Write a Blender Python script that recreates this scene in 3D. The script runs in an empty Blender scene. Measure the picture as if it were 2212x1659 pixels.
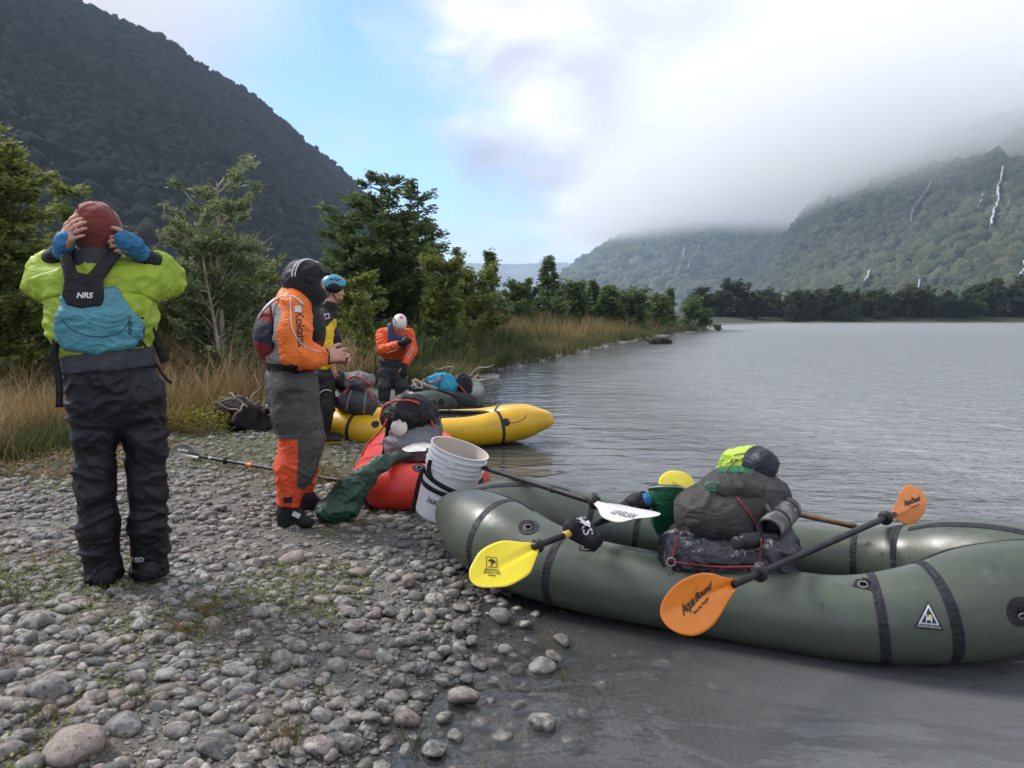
import bpy, bmesh, math, random
import numpy as np
from mathutils import Vector, Matrix, noise as mnoise
from mathutils.bvhtree import BVHTree

random.seed(7); RNG = np.random.default_rng(7)
sc = bpy.context.scene
C = sc.collection
# ------------------------------------------------------------------ camera, sky, sun, exposure
CAM_H, PITCH = 1.42, math.radians(4.93)
cam_d = bpy.data.cameras.new('camera'); cam = bpy.data.objects.new('camera', cam_d); C.objects.link(cam)
cam_d.sensor_width = 36.0; cam_d.lens = 36.0 * 1702 / 2212; cam_d.clip_end = 30000; cam_d.clip_start = 0.05
cam.location = (0, 0, CAM_H); cam.rotation_euler = (math.pi/2 - PITCH, 0, 0)
sc.camera = cam

SUN_EL, SUN_AZ = math.radians(46), math.radians(-62)      # azimuth from +Y towards +X
sun_dir = Vector((math.sin(SUN_AZ)*math.cos(SUN_EL), math.cos(SUN_AZ)*math.cos(SUN_EL), math.sin(SUN_EL)))
sd = bpy.data.lights.new('sun', 'SUN'); sd.energy = 3.2; sd.angle = math.radians(18); sd.color = (1.0, 0.95, 0.88)
so = bpy.data.objects.new('sun', sd); C.objects.link(so)
so.rotation_euler = sun_dir.to_track_quat('Z', 'Y').to_euler()

sc.view_settings.view_transform = 'Standard'; sc.view_settings.look = 'None'
sc.view_settings.exposure = 0.54; sc.view_settings.gamma = 1.0
sc.render.film_transparent = False
cy = sc.cycles
cy.use_denoising = True
try: cy.denoiser = 'OPENIMAGEDENOISE'
except Exception: pass
cy.max_bounces = 24; cy.diffuse_bounces = 3; cy.glossy_bounces = 3; cy.transmission_bounces = 4
cy.transparent_max_bounces = 12; cy.volume_bounces = 22
cy.caustics_reflective = False; cy.caustics_refractive = False
cy.use_adaptive_sampling = True; cy.adaptive_threshold = 0.02

def ray(u, v):
    """unit-depth ray for a point of the 2212 x 1659 layout sketch"""
    X = (u-1106)/1702; Y = -(v-829.5)/1702
    return Vector((X, math.cos(PITCH)+Y*math.sin(PITCH), -math.sin(PITCH)+Y*math.cos(PITCH)))
def at_z(u, v, z):
    d = ray(u, v); return Vector((0, 0, CAM_H)) + d*((z-CAM_H)/d.z)
def at_d(u, v, dep):
    return Vector((0, 0, CAM_H)) + ray(u, v)*dep

# ------------------------------------------------------------------ small node helper
class NT:
    def __init__(s, tree): s.t = tree; s.n = tree.nodes; s.l = tree.links
    def node(s, typ, **kw):
        nd = s.n.new(typ)
        for k, v in kw.items():
            if k.startswith('i_'):
                key = k[2:]; key = int(key) if key.isdigit() else key.replace('_', ' ')
                s.set(nd, key, v)
            else: setattr(nd, k, v)
        return nd
    def set(s, nd, key, v):
        inp = nd.inputs[key]
        if isinstance(v, bpy.types.NodeSocket): s.l.new(v, inp)
        else: inp.default_value = v
    def math(s, op, a, b=None, c=None, clamp=False):
        nd = s.n.new('ShaderNodeMath'); nd.operation = op; nd.use_clamp = clamp
        for i, v in enumerate((a, b, c)):
            if v is not None: s.set(nd, i, v)
        return nd.outputs[0]
    def vmath(s, op, a, b=None):
        nd = s.n.new('ShaderNodeVectorMath'); nd.operation = op
        for i, v in enumerate((a, b)):
            if v is not None: s.set(nd, i, v)
        return nd.outputs['Value'] if op in ('DOT_PRODUCT', 'LENGTH', 'DISTANCE') else nd.outputs[0]
    def noise(s, vec, scale, detail=4, rough=0.55, dist=0.0, out='Fac'):
        nd = s.n.new('ShaderNodeTexNoise'); s.set(nd, 'Scale', scale); s.set(nd, 'Detail', detail)
        s.set(nd, 'Roughness', rough); s.set(nd, 'Distortion', dist)
        if vec is not None: s.l.new(vec, nd.inputs['Vector'])
        return nd.outputs[out]
    def vor(s, vec, scale, feature='F1', out='Distance', rnd=1.0):
        nd = s.n.new('ShaderNodeTexVoronoi'); nd.feature = feature; s.set(nd, 'Scale', scale); s.set(nd, 'Randomness', rnd)
        if vec is not None: s.l.new(vec, nd.inputs['Vector'])
        return nd.outputs[out]
    def ss(s, x, a, b, lo=0.0, hi=1.0):
        nd = s.n.new('ShaderNodeMapRange'); nd.interpolation_type = 'SMOOTHSTEP'
        for i, v in enumerate((x, a, b, lo, hi)): s.set(nd, i, v)
        return nd.outputs[0]
    def mix(s, f, a, b, mode='MIX'):
        nd = s.n.new('ShaderNodeMix'); nd.data_type = 'RGBA'; nd.blend_type = mode
        s.set(nd, 0, f)
        for i, v in ((6, a), (7, b)):
            if isinstance(v, (tuple, list)) and len(v) == 3: v = (*v, 1)
            s.set(nd, i, v)
        return nd.outputs[2]
    def ramp(s, f, pts):
        nd = s.n.new('ShaderNodeValToRGB'); cr = nd.color_ramp
        while len(cr.elements) < len(pts): cr.elements.new(0.5)
        for e, (p, c) in zip(cr.elements, pts): e.position = p; e.color = (*c, 1)
        s.set(nd, 0, f); return nd.outputs[0]
    def obj(s): return s.n.new('ShaderNodeTexCoord').outputs['Object']
    def geo(s, out='Position'): return s.n.new('ShaderNodeNewGeometry').outputs[out]
    def bump(s, h, strength=0.3, dist=0.01, normal=None):
        nd = s.n.new('ShaderNodeBump'); s.set(nd, 'Strength', strength); s.set(nd, 'Distance', dist); s.set(nd, 'Height', h)
        if normal is not None: s.l.new(normal, nd.inputs['Normal'])
        return nd.outputs[0]

def new_mat(name):
    m = bpy.data.materials.new(name); m.use_nodes = True; t = NT(m.node_tree)
    t.n.clear(); t.out = t.n.new('ShaderNodeOutputMaterial')
    return m, t
def bsdf(t, **kw):
    b = t.n.new('ShaderNodeBsdfPrincipled')
    for k, v in kw.items():
        if isinstance(v, tuple) and len(v) == 3: v = (*v, 1)
        t.set(b, k.replace('_', ' '), v)
    t.l.new(b.outputs[0], t.out.inputs['Surface']); return b

# ------------------------------------------------------------------ world: physical sky behind a broken cloud deck
w = bpy.data.worlds.new('World'); sc.world = w; w.use_nodes = True
T = NT(w.node_tree); T.n.clear()
wo = T.n.new('ShaderNodeOutputWorld'); bg = T.n.new('ShaderNodeBackground')
sky = T.n.new('ShaderNodeTexSky'); sky.sky_type = 'NISHITA'; sky.sun_disc = False
sky.sun_elevation = SUN_EL; sky.sun_rotation = SUN_AZ; sky.air_density = 1.2; sky.dust_density = 0.2; sky.ozone_density = 2.0
SKY = 0.15
skyc = T.mix(1.0, sky.outputs[0], (SKY*.68, SKY*.84, SKY*1.18), 'MULTIPLY')
d = T.vmath('NORMALIZE', T.n.new('ShaderNodeTexCoord').outputs['Generated'])
sep = T.n.new('ShaderNodeSeparateXYZ'); T.l.new(d, sep.inputs[0])
zz = T.math('ADD', T.math('MAXIMUM', sep.outputs[2], 0.0), 0.30)
pl = T.n.new('ShaderNodeCombineXYZ')
T.l.new(T.math('DIVIDE', sep.outputs[0], zz), pl.inputs[0]); T.l.new(T.math('DIVIDE', sep.outputs[1], zz), pl.inputs[1])
n1 = T.noise(pl.outputs[0], 1.15, 7, 0.52, 0.25)
n2 = T.noise(pl.outputs[0], 4.2, 6, 0.55, 0.4)
# a lane of open blue crosses the deck (runs on over the valley as it does in view)
A, B = ray(700, 120).normalized(), ray(915, 470).normalized()
nn = A.cross(B).normalized()
lane = T.math('ADD', T.vmath('DOT_PRODUCT', d, tuple(nn)), T.math('MULTIPLY', T.math('SUBTRACT', n2, 0.5), 0.20))
lane = T.math('ABSOLUTE', T.math('ADD', lane, T.math('MULTIPLY', T.math('SUBTRACT', n1, 0.5), 0.22)))
cover = T.ss(lane, 0.04, 0.17)
thin = T.ss(T.math('ADD', T.math('MULTIPLY', n1, 0.6), T.math('MULTIPLY', n2, 0.4)), 0.47, 0.68)
hz = T.ss(sep.outputs[2], 0.03, 0.14, 1.0, 0.0)
cover = T.math('MAXIMUM', T.math('MAXIMUM', cover, hz), T.math('MULTIPLY', thin, 0.7), clamp=True)
n3 = T.noise(pl.outputs[0], 2.6, 7, 0.52, 0.35)
n4 = T.noise(pl.outputs[0], 0.55, 3, 0.5, 0.0)
shade = T.math('ADD', T.math('MULTIPLY', n3, 0.55), T.math('MULTIPLY', n4, 0.45))
cl = T.ramp(shade, [(0.39, (0.42, 0.44, 0.55)), (0.46, (0.56, 0.58, 0.69)), (0.52, (0.72, 0.735, 0.80)), (0.58, (0.93, 0.93, 0.94))])
fin = T.mix(cover, skyc, cl)
T.l.new(fin, bg.inputs[0]); bg.inputs[1].default_value = 1.0
T.l.new(bg.outputs[0], wo.inputs[0])

# ------------------------------------------------------------------ mesh helpers
def tag(o, label=None, cat=None, group=None, kind=None):
    if label: o['label'] = label
    if cat: o['category'] = cat
    if group: o['group'] = group
    if kind: o['kind'] = kind
    return o
def empty(name, loc=(0, 0, 0), rz=0.0, label=None, cat=None, group=None):
    o = bpy.data.objects.new(name, None); C.objects.link(o); o.empty_display_size = 0.1
    o.location = loc; o.rotation_euler = (0, 0, rz); return tag(o, label, cat, group)
def link(name, me, parent=None, loc=None):
    o = bpy.data.objects.new(name, me); C.objects.link(o)
    if parent is not None: o.parent = parent
    if loc is not None: o.location = loc
    return o
def mesh_np(name, V, F, mats, smooth=True, fm=None, attrs=None):
    """V (n,3); F (m,k) array or list of arrays; fm material index per face"""
    V = np.asarray(V, np.float32)
    Fs = F if isinstance(F, list) else [F]
    Fs = [np.asarray(f, np.int32) for f in Fs if len(f)]
    me = bpy.data.meshes.new(name)
    me.vertices.add(len(V)); me.vertices.foreach_set('co', V.ravel())
    loops = np.concatenate([f.ravel() for f in Fs]); tot = np.concatenate([np.full(len(f), f.shape[1], np.int32) for f in Fs])
    me.loops.add(len(loops)); me.loops.foreach_set('vertex_index', loops)
    me.polygons.add(len(tot)); st = np.concatenate([[0], np.cumsum(tot)[:-1]]).astype(np.int32)
    me.polygons.foreach_set('loop_start', st)
    for m in (mats if isinstance(mats, (list, tuple)) else [mats]): me.materials.append(m)
    if fm is not None: me.polygons.foreach_set('material_index', np.asarray(fm, np.int32))
    me.polygons.foreach_set('use_smooth', np.full(len(tot), bool(smooth)))
    if attrs:
        for k, a in attrs.items():
            a = np.asarray(a, np.float32)
            if a.ndim == 1:
                at = me.attributes.new(k, 'FLOAT', 'POINT'); at.data.foreach_set('value', a)
            else:
                at = me.attributes.new(k, 'FLOAT_VECTOR', 'POINT'); at.data.foreach_set('vector', a.ravel())
    me.update(calc_edges=True); me.validate(); return me
def hash3(i, seed):
    i = i.astype(np.int64)
    h = (i[..., 0]*374761393 + i[..., 1]*668265263 + i[..., 2]*1274126177 + seed*974711) & 0xffffffff
    h = ((h ^ (h >> 13)) * 1274126177) & 0xffffffff
    h = ((h ^ (h >> 16)) * 2246822519) & 0xffffffff
    return ((h ^ (h >> 15)) & 0xffffff).astype(np.float64)/0xffffff
def vn(p, seed=0):
    """value noise in [0,1], p (...,3)"""
    p = np.asarray(p, np.float64); i = np.floor(p); f = p-i; u = f*f*f*(f*(f*6-15)+10); r = 0
    for dx in (0, 1):
        for dy in (0, 1):
            for dz in (0, 1):
                wgt = (u[..., 0] if dx else 1-u[..., 0])*(u[..., 1] if dy else 1-u[..., 1])*(u[..., 2] if dz else 1-u[..., 2])
                r = r + wgt*hash3(i+np.array([dx, dy, dz]), seed)
    return r
def fbm(p, seed=0, oct=4, rough=0.5):
    a, s, r = 1.0, 0.0, 0.0; p = np.asarray(p, np.float64)
    for k in range(oct): r = r + a*vn(p, seed+k*17); s += a; a *= rough; p = p*2.03+11.7
    return r/s
def sstep(x, a, b):
    t = np.clip((x-a)/(b-a), 0, 1); return t*t*(3-2*t)
def grid_faces(nu, nv, wrap_u=False, wrap_v=False):
    U = np.arange(nu if wrap_u else nu-1); Vv = np.arange(nv if wrap_v else nv-1)
    a, b = np.meshgrid(U, Vv, indexing='ij'); a2 = (a+1) % nu; b2 = (b+1) % nv
    return np.stack([a*nv+b, a2*nv+b, a2*nv+b2, a*nv+b2], -1).reshape(-1, 4)
def crv(pts, n=16, closed=False):
    """Catmull-Rom through rows of pts (any number of columns)"""
    P = np.asarray(pts, float); m = len(P); out = []
    segs = m if closed else m-1
    for i in range(segs):
        if closed: p0, p1, p2, p3 = P[(i-1) % m], P[i], P[(i+1) % m], P[(i+2) % m]
        else: p0, p1, p2, p3 = P[max(i-1, 0)], P[i], P[i+1], P[min(i+2, m-1)]
        t = np.linspace(0, 1, n, endpoint=False)[:, None]
        out.append(0.5*((2*p1)+(-p0+p2)*t+(2*p0-5*p1+4*p2-p3)*t**2+(-p0+3*p1-3*p2+p3)*t**3))
    if not closed: out.append(P[-1:])
    return np.concatenate(out)
def tube_vf(path, rad, seg=10, closed=False, caps=True, flat=1.0, up0=None):
    """sweep; path (n,3), rad scalar or (n,); returns V,F list"""
    P = np.asarray(path, float); n = len(P); R = np.broadcast_to(np.asarray(rad, float), (n,))
    Tn = np.roll(P, -1, 0)-np.roll(P, 1, 0) if closed else np.gradient(P, axis=0)
    Tn = Tn/np.maximum(np.linalg.norm(Tn, axis=1, keepdims=True), 1e-9)
    up = np.array(up0 if up0 is not None else ([0, 0, 1.0] if abs(Tn[0, 2]) < 0.9 else [1.0, 0, 0]))
    a = np.linspace(0, 2*np.pi, seg, endpoint=False); V = np.zeros((n, seg, 3)); N = None
    for i in range(n):
        if N is None: N = up-Tn[i]*np.dot(up, Tn[i])
        else: N = N-Tn[i]*np.dot(N, Tn[i])
        N = N/np.linalg.norm(N); Bn = np.cross(Tn[i], N)
        V[i] = P[i]+R[i]*(np.cos(a)[:, None]*N*flat+np.sin(a)[:, None]*Bn)
    V = V.reshape(-1, 3); F = [grid_faces(n, seg, closed, True)[:, ::-1]]
    if caps and not closed:
        k = len(V); V = np.concatenate([V, P[:1], P[-1:]])
        i = np.arange(seg); j = (i+1) % seg
        F.append(np.stack([np.full(seg, k), j, i], -1)); F.append(np.stack([np.full(seg, k+1), (n-1)*seg+i, (n-1)*seg+j], -1))
    return V, F
def join_vf(parts):
    V, F, fm, off = [], [], [], 0
    for p in parts:
        v, f = p[0], p[1]; m = p[2] if len(p) > 2 else 0
        V.append(np.asarray(v))
        for q in (f if isinstance(f, list) else [f]):
            if len(q): F.append(np.asarray(q)+off); fm.append(np.full(len(q), m))
        off += len(v)
    return np.concatenate(V), F, np.concatenate(fm)
def box_vf(c, s, R=None):
    v = np.array([[x, y, z] for x in (-.5, .5) for y in (-.5, .5) for z in (-.5, .5)])*np.array(s)
    if R is not None: v = v@np.asarray(R).T
    f = np.array([[0, 1, 3, 2], [4, 6, 7, 5], [0, 4, 5, 1], [2, 3, 7, 6], [0, 2, 6, 4], [1, 5, 7, 3]])
    return v+np.array(c), [f]
def put(name, parts, mats, parent=None, smooth=True, attrs=None):
    V, F, fm = join_vf(parts if isinstance(parts, list) else [parts])
    return link(name, mesh_np(name, V, F, mats, smooth, fm, attrs), parent)
_ico = {}
def ico(sub):
    if sub not in _ico:
        bm = bmesh.new(); bmesh.ops.create_icosphere(bm, subdivisions=sub, radius=1.0)
        bm.verts.ensure_lookup_table()
        _ico[sub] = (np.array([v.co[:] for v in bm.verts]), np.array([[v.index for v in f.verts] for f in bm.faces])); bm.free()
    return _ico[sub]
# ================================================================== LAND
XS_Y = np.array([-6, 1.0, 2.37, 2.93, 3.9, 5.2, 6.5, 8.5, 12, 15.9, 18.8, 23, 27, 33, 39, 52, 65, 74, 78.5, 80, 83, 95, 120, 150, 168, 400])
XS_X = np.array([-1.7, -.87, -.48, -.31, -.14, -.15, -.45, -1.0, -1.35, -.8, -.62, .35, 1.4, 3.2, 5.0, 9.0, 13.4, 17.6, 19.3, 18.6, 11, 12, 26, 44, 55, 120])
def shore_x(y): return np.interp(y, XS_Y, XS_X)
FAR_Y = 169.0
def land_d(x, y):
    """signed distance-like: >0 on land"""
    dd = (shore_x(y)-x)*0.9 + (vn(np.stack([x*.9, y*.9, x*0], -1), 5)-.5)*np.clip(.10+.02*y, 0, 1.6)
    far = (y-FAR_Y-4*np.sin(x*.013+1)-2*np.sin(x*.05))
    return np.maximum(dd, far)
def ground_z(x, y, detail=True):
    x = np.asarray(x, float); y = np.asarray(y, float); dd = land_d(x, y)
    zl = .05*(1-np.exp(-np.maximum(dd, 0)/.8)) + .022*np.clip(dd, 0, 30) + .06*sstep(y, 5.2, 3.2)*sstep(dd, .3, 1.6)
    zl = zl + .55*sstep(dd, 1.5, 6)*sstep(y, 13, 20) + 0.5*sstep(y, 165, 172)*sstep(dd, 0, 5)
    zw = -.018*sstep(-dd, 0, .2) - .012*np.maximum(-dd, 0) - .035*np.maximum(-dd, 0)**2; zw = np.maximum(zw, -1.2)
    z = np.where(dd > 0, zl, zw)
    if detail:
        p = np.stack([x, y, x*0], -1)
        z = z + (fbm(p*1.7, 3, 3)-.5)*.06*np.clip(y/8, .6, 3) + (vn(p*9, 9)-.5)*.02
    return z
def gz(x, y): return float(ground_z(np.array([x]), np.array([y]))[0])

m_ground, t = new_mat('wet_gravel_soil')
pos = t.geo(); n = t.noise(pos, 1.3, 6); nf = t.noise(pos, 38, 5, .65); ng = t.vor(pos, 55)
colr = t.ramp(nf, [(.30, (.058, .052, .044)), (.5, (.108, .099, .085)), (.72, (.18, .168, .148))])
colr = t.mix(t.ss(ng, .0, .5, .65, 0.0), colr, (.045, .042, .038))
sx = t.n.new('ShaderNodeSeparateXYZ'); t.l.new(pos, sx.inputs[0])
# silt drying out in patches, dark mud near the water
colr = t.mix(t.math('MULTIPLY', t.ss(n, .52, .66), .75), colr, (.135, .128, .115))
veg = t.math('MULTIPLY', t.ss(sx.outputs[1], 7.5, 11), t.ss(t.math('ADD', sx.outputs[2], t.math('MULTIPLY', n, .2)), .16, .34))
vegc = t.ramp(t.noise(pos, 2.3, 5), [(.32, (.045, .045, .02)), (.5, (.10, .085, .035)), (.7, (.17, .13, .06))])
vegc = t.mix(t.ss(sx.outputs[1], 60, 150), vegc, (.022, .026, .014)); colr = t.mix(veg, colr, vegc)
wet = t.ss(sx.outputs[2], .0, .075, 1, 0)
colr = t.mix(wet, colr, t.mix(1.0, colr, (.72, .72, .73), 'MULTIPLY'))
b = bsdf(t, Base_Color=colr, Roughness=t.math('SUBTRACT', .9, t.math('MULTIPLY', wet, .5)))
hh = t.math('ADD', t.math('MULTIPLY', nf, .7), t.math('MULTIPLY', ng, .6))
t.set(b, 'Normal', t.bump(hh, .7, .02))

def land_sheet():
    # rows get wider apart with distance, so the sheet reaches the horizon
    ys = np.concatenate([np.linspace(-8, 1.4, 12), np.linspace(1.5, 9, 110), 9*np.exp(np.linspace(.02, math.log(12000/9), 130))])
    xs = np.sinh(np.linspace(-1, 1, 150)*9.5)/np.sinh(9.5)*9000
    xs = np.sort(np.concatenate([xs, np.linspace(-5, 3, 120), np.linspace(-30, 30, 90)]))
    X, Y = np.meshgrid(xs, ys, indexing='ij')
    Z = ground_z(X.ravel(), Y.ravel())
    V = np.stack([X.ravel(), Y.ravel(), Z], -1)
    me = mesh_np('ground', V, grid_faces(len(xs), len(ys)), m_ground)
    return tag(link('ground', me), 'grey cobble gravel bar and grassy river bank', kind='structure')
ground = land_sheet()

# ------------------------------------------------------------------ river
m_water, t = new_mat('glacial_river')
pos = t.geo()
at = t.n.new('ShaderNodeAttribute'); at.attribute_name = 'depth'
mp = t.node('ShaderNodeMapping'); t.l.new(pos, mp.inputs[0]); mp.inputs['Rotation'].default_value = (0, 0, math.radians(28)); mp.inputs['Scale'].default_value = (1.0, 2.1, 1)
dist = t.vmath('LENGTH', pos)
wv1 = t.noise(mp.outputs[0], 1.1, 3, .5, .6); wv2 = t.noise(mp.outputs[0], 4.2, 4, .55, .8); wv3 = t.noise(mp.outputs[0], 15, 3, .5, .3)
calm = t.ss(at.outputs['Fac'], .06, .6, .04, 1.0); wv4 = t.math('ADD', t.noise(mp.outputs[0], 1.6, 2, .45, .8), t.math('MULTIPLY', t.noise(mp.outputs[0], 7, 2, .5, .6), .13))
hgt = t.math('ADD', t.math('ADD', t.math('MULTIPLY', wv1, .14), t.math('MULTIPLY', wv2, .062)), t.math('MULTIPLY', wv3, .004))
bmp = t.bump(t.math('ADD', t.math('MULTIPLY', hgt, calm), t.math('MULTIPLY', wv4, .030)), 1.0, 1.0)
foam = t.noise(pos, .35, 4, .6)
milk = t.mix(t.ss(at.outputs['Fac'], .10, .9), (.135, .140, .144), (.275, .295, .300))
milk = t.mix(t.ss(foam, .4, .65, 0, .25), milk, (.30, .32, .33))
dif = t.node('ShaderNodeBsdfDiffuse'); t.set(dif, 'Color', milk); t.l.new(bmp, dif.inputs['Normal'])
tr = t.n.new('ShaderNodeBsdfTransparent'); t.set(tr, 'Color', (.80, .84, .84, 1))
turb = t.math('SUBTRACT', 1.0, t.math('EXPONENT', t.math('MULTIPLY', at.outputs['Fac'], -7.5)))
mx = t.n.new('ShaderNodeMixShader'); t.l.new(turb, mx.inputs[0]); t.l.new(tr.outputs[0], mx.inputs[1]); t.l.new(dif.outputs[0], mx.inputs[2])
gl = t.node('ShaderNodeBsdfGlossy'); t.set(gl, 'Roughness', t.ss(dist, 4, 120, .03, .16)); t.l.new(bmp, gl.inputs['Normal'])
fr = t.n.new('ShaderNodeFresnel'); t.set(fr, 'IOR', 1.333); t.l.new(bmp, fr.inputs['Normal'])
mx2 = t.n.new('ShaderNodeMixShader'); t.l.new(fr.outputs[0], mx2.inputs[0]); t.l.new(mx.outputs[0], mx2.inputs[1]); t.l.new(gl.outputs[0], mx2.inputs[2])
t.l.new(mx2.outputs[0], t.out.inputs['Surface'])
def river_sheet():
    ys = np.concatenate([np.linspace(-8, 1.4, 10), np.linspace(1.5, 9, 120), 9*np.exp(np.linspace(.02, math.log(260/9), 130))])
    xs = np.sinh(np.linspace(-1, 1, 220)*6.5)/np.sinh(6.5)*700
    xs = np.sort(np.concatenate([xs, np.linspace(-3, 4, 120)]))
    X, Y = np.meshgrid(xs, ys, indexing='ij'); x, y = X.ravel(), Y.ravel()
    Z = ground_z(x, y, False); dep = np.maximum(-Z, 0)
    V = np.stack([x, y, np.zeros(len(x))], -1); F = grid_faces(len(xs), len(ys))
    keep = (Z[F].min(1) < .06)
    F = F[keep]; used = np.unique(F); idx = np.full(len(V), -1); idx[used] = np.arange(len(used))
    return tag(link('river', mesh_np('river', V[used], idx[F], m_water, attrs={'depth': dep[used]})), 'milky grey glacial river', kind='structure')
river = river_sheet()

def march(u, v, lo, hi, up=0.0, n=900):
    """first point where the sight line (u, v) comes within up of the ground"""
    d_ = np.array(ray(u, v)); q = np.linspace(lo, hi, n); P = np.array([0, 0, CAM_H])+q[:, None]*d_
    ok = P[:, 2] <= ground_z(P[:, 0], P[:, 1])+up; k = int(np.argmax(ok)) if ok.any() else n-1
    return Vector(P[k]), float(q[k])
# ================================================================== MOUNTAINS
def prof(pts):
    """ridge given as (u, v) of the layout sketch -> (tan azimuth, tan elevation)"""
    az, el = [], []
    for u, v in pts:
        d = ray(u, v); az.append(d.x/d.y); el.append(d.z/d.y/math.sqrt(1+(d.x/d.y)**2))
    return np.array(az), np.array(el)
class Mountain:
    def __init__(s, ridge, Rr, Br, relief, seed, back=1.6, conc=1.15):
        """ridge silhouette, ridge distance and foot distance as functions of azimuth"""
        s.az, s.el = prof(ridge); s.Rr, s.Br, s.relief, s.seed, s.back, s.conc = Rr, Br, relief, seed, back, conc
    def height(s, az, r):
        R = np.interp(az, *s.Rr); B0 = np.interp(az, *s.Br); el = np.interp(az, s.az, s.el)
        q = (r-B0)/(R-B0)
        x, y = r*np.sin(np.arctan(az)), r*np.cos(np.arctan(az))
        p = np.stack([x, y, x*0], -1)
        zr = np.maximum(el, -.02)*R; zr = np.where(zr > 430, 430+120*np.tanh((zr-430)/120), zr)
        up = np.clip(q, 0, 1)**s.conc
        dn = 1-np.clip((q-1)/s.back, 0, 1)**1.4
        z = zr*np.where(q <= 1, up, dn)
        nz = (np.abs(fbm(p/260, s.seed, 4)-.5)*2)
        w_ = np.clip(q, 0, 1)*np.clip(1.05-q, .0, 1)*2.2
        z = z - nz*s.relief*w_ + (fbm(p/60, s.seed+5, 3)-.5)*s.relief*.22*np.clip(q*3, 0, 1)
        return np.where(q < 0, q*20, z), x, y
    def build(s, name, az0, az1, na, nr, mat, label):
        az = np.linspace(az0, az1, na); q = np.linspace(-.03, 1.7, nr)
        A, Q = np.meshgrid(az, q, indexing='ij')
        R = np.interp(A, *s.Rr); B0 = np.interp(A, *s.Br); r = B0+Q*(R-B0)
        Z, X, Y = s.height(A, r)
        s.V = np.stack([X.ravel(), Y.ravel(), Z.ravel()], -1); s.F = grid_faces(na, nr)
        return tag(link(name, mesh_np(name, s.V, s.F, mat)), label, kind='structure')
    def hit(s, u, v):
        """point of the slope on the sight line of (u, v)"""
        d = ray(u, v); az = d.x/d.y; el = d.z/math.hypot(d.x, d.y)
        B0 = float(np.interp(az, *s.Br)); R = float(np.interp(az, *s.Rr))
        rr = np.linspace(B0, R*1.02, 600); z, x, y = s.height(np.full(600, az), rr)
        k = np.argmax(z-CAM_H > el*rr)
        return np.array([x[k], y[k], z[k]]) if (z-CAM_H > el*rr).any() else None
def TA(u): d = ray(u, 683); return d.x/d.y

def forest_mat(name, c0, c1, c2, rock=None):
    m, t = new_mat(name); pos = t.geo()
    at = t.n.new('ShaderNodeAttribute'); at.attribute_name = 'tint'
    big = t.noise(pos, .006, 4); f = t.math('ADD', t.math('MULTIPLY', at.outputs['Fac'], .6), t.math('MULTIPLY', big, .4))
    col = t.ramp(f, [(.25, c0), (.5, c1), (.78, c2)])
    col = t.mix(t.ss(t.noise(pos, .42, 4, .7), .42, .66, 0, .8), col, tuple(k*.35 for k in c1)); col = t.mix(t.ss(t.noise(pos, .021, 5, .6), .54, .68, 0, .35), col, (c2[0]*1.1, c2[1]*.80, c2[2]*.75))
    b = bsdf(t, Base_Color=col, Roughness=.9); t.set(b, 'Specular IOR Level', .15)
    t.set(b, 'Normal', t.bump(t.noise(pos, .30, 5, .75), 1.0, 5.0))
    return m
m_for_l = forest_mat('beech_forest_painted_shade', (.009, .015, .012), (.016, .023, .017), (.033, .033, .023))  # shade of the left slope is put into these dark canopy colours
m_for_r = forest_mat('far_beech_forest_painted_sun', (.070, .090, .055), (.105, .130, .075), (.165, .172, .105))  # same beech canopy, with sunlight and pale haze put into its colours
m_slope, t = new_mat('forest_floor_slope'); pos = t.geo()
slp = t.n.new('ShaderNodeSeparateXYZ'); t.l.new(t.geo('Normal'), slp.inputs[0])
colr = t.ramp(t.noise(pos, .05, 6, .65), [(.3, (.010, .014, .009)), (.55, (.020, .027, .016)), (.75, (.05, .05, .036))])
bsdf(t, Base_Color=colr, Roughness=1.0)
m_rock, t = new_mat('pale_rock_scar'); pos = t.geo()
bsdf(t, Base_Color=t.ramp(t.noise(pos, .12, 5, .7), [(.3, (.14, .13, .12)), (.6, (.36, .34, .32)), (.8, (.5, .48, .46))]), Roughness=.9)
m_fall, t = new_mat('waterfall_foam'); bsdf(t, Base_Color=(.50, .52, .54), Roughness=.7)
m_far, t = new_mat('distant_mountain'); pos = t.geo()
bsdf(t, Base_Color=t.ramp(t.noise(pos, .004, 6, .6), [(.35, (.05, .065, .06)), (.6, (.10, .11, .11)), (.72, (.16, .17, .17))]), Roughness=1.0)

ML = Mountain([(-700, -620), (-300, -330), (0, -110), (170, 0), (350, 85), (430, 140), (560, 215), (650, 300), (740, 370), (800, 432), (860, 492), (960, 562), (1010, 612), (1060, 690)],
              ([TA(-700), TA(0), TA(500), TA(800), TA(1060)], [900, 1000, 1150, 1400, 1900]),
              ([TA(-700), TA(0), TA(500), TA(800), TA(1060)], [190, 230, 300, 420, 800]), 34, 11, conc=1.1)
MR = Mountain([(1560, 690), (1640, 596), (1690, 525), (1735, 462), (1790, 415), (1900, 345), (2000, 290), (2120, 250), (2300, 220), (2700, 150), (3300, 60)],
              ([TA(1560), TA(1800), TA(2212), TA(3300)], [2400, 2250, 1900, 1700]),
              ([TA(1560), TA(1800), TA(2212), TA(3300)], [1300, 900, 700, 600]), 95, 23, conc=.95)
MM = Mountain([(1170, 690), (1215, 588), (1300, 535), (1380, 492), (1450, 455), (1560, 410), (1650, 390), (1750, 410), (1900, 480), (2100, 560)],
              ([TA(1170), TA(1500), TA(2100)], [3500, 3500, 3600]),
              ([TA(1170), TA(1500), TA(2100)], [1900, 2000, 2300]), 120, 31, conc=.95)
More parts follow.
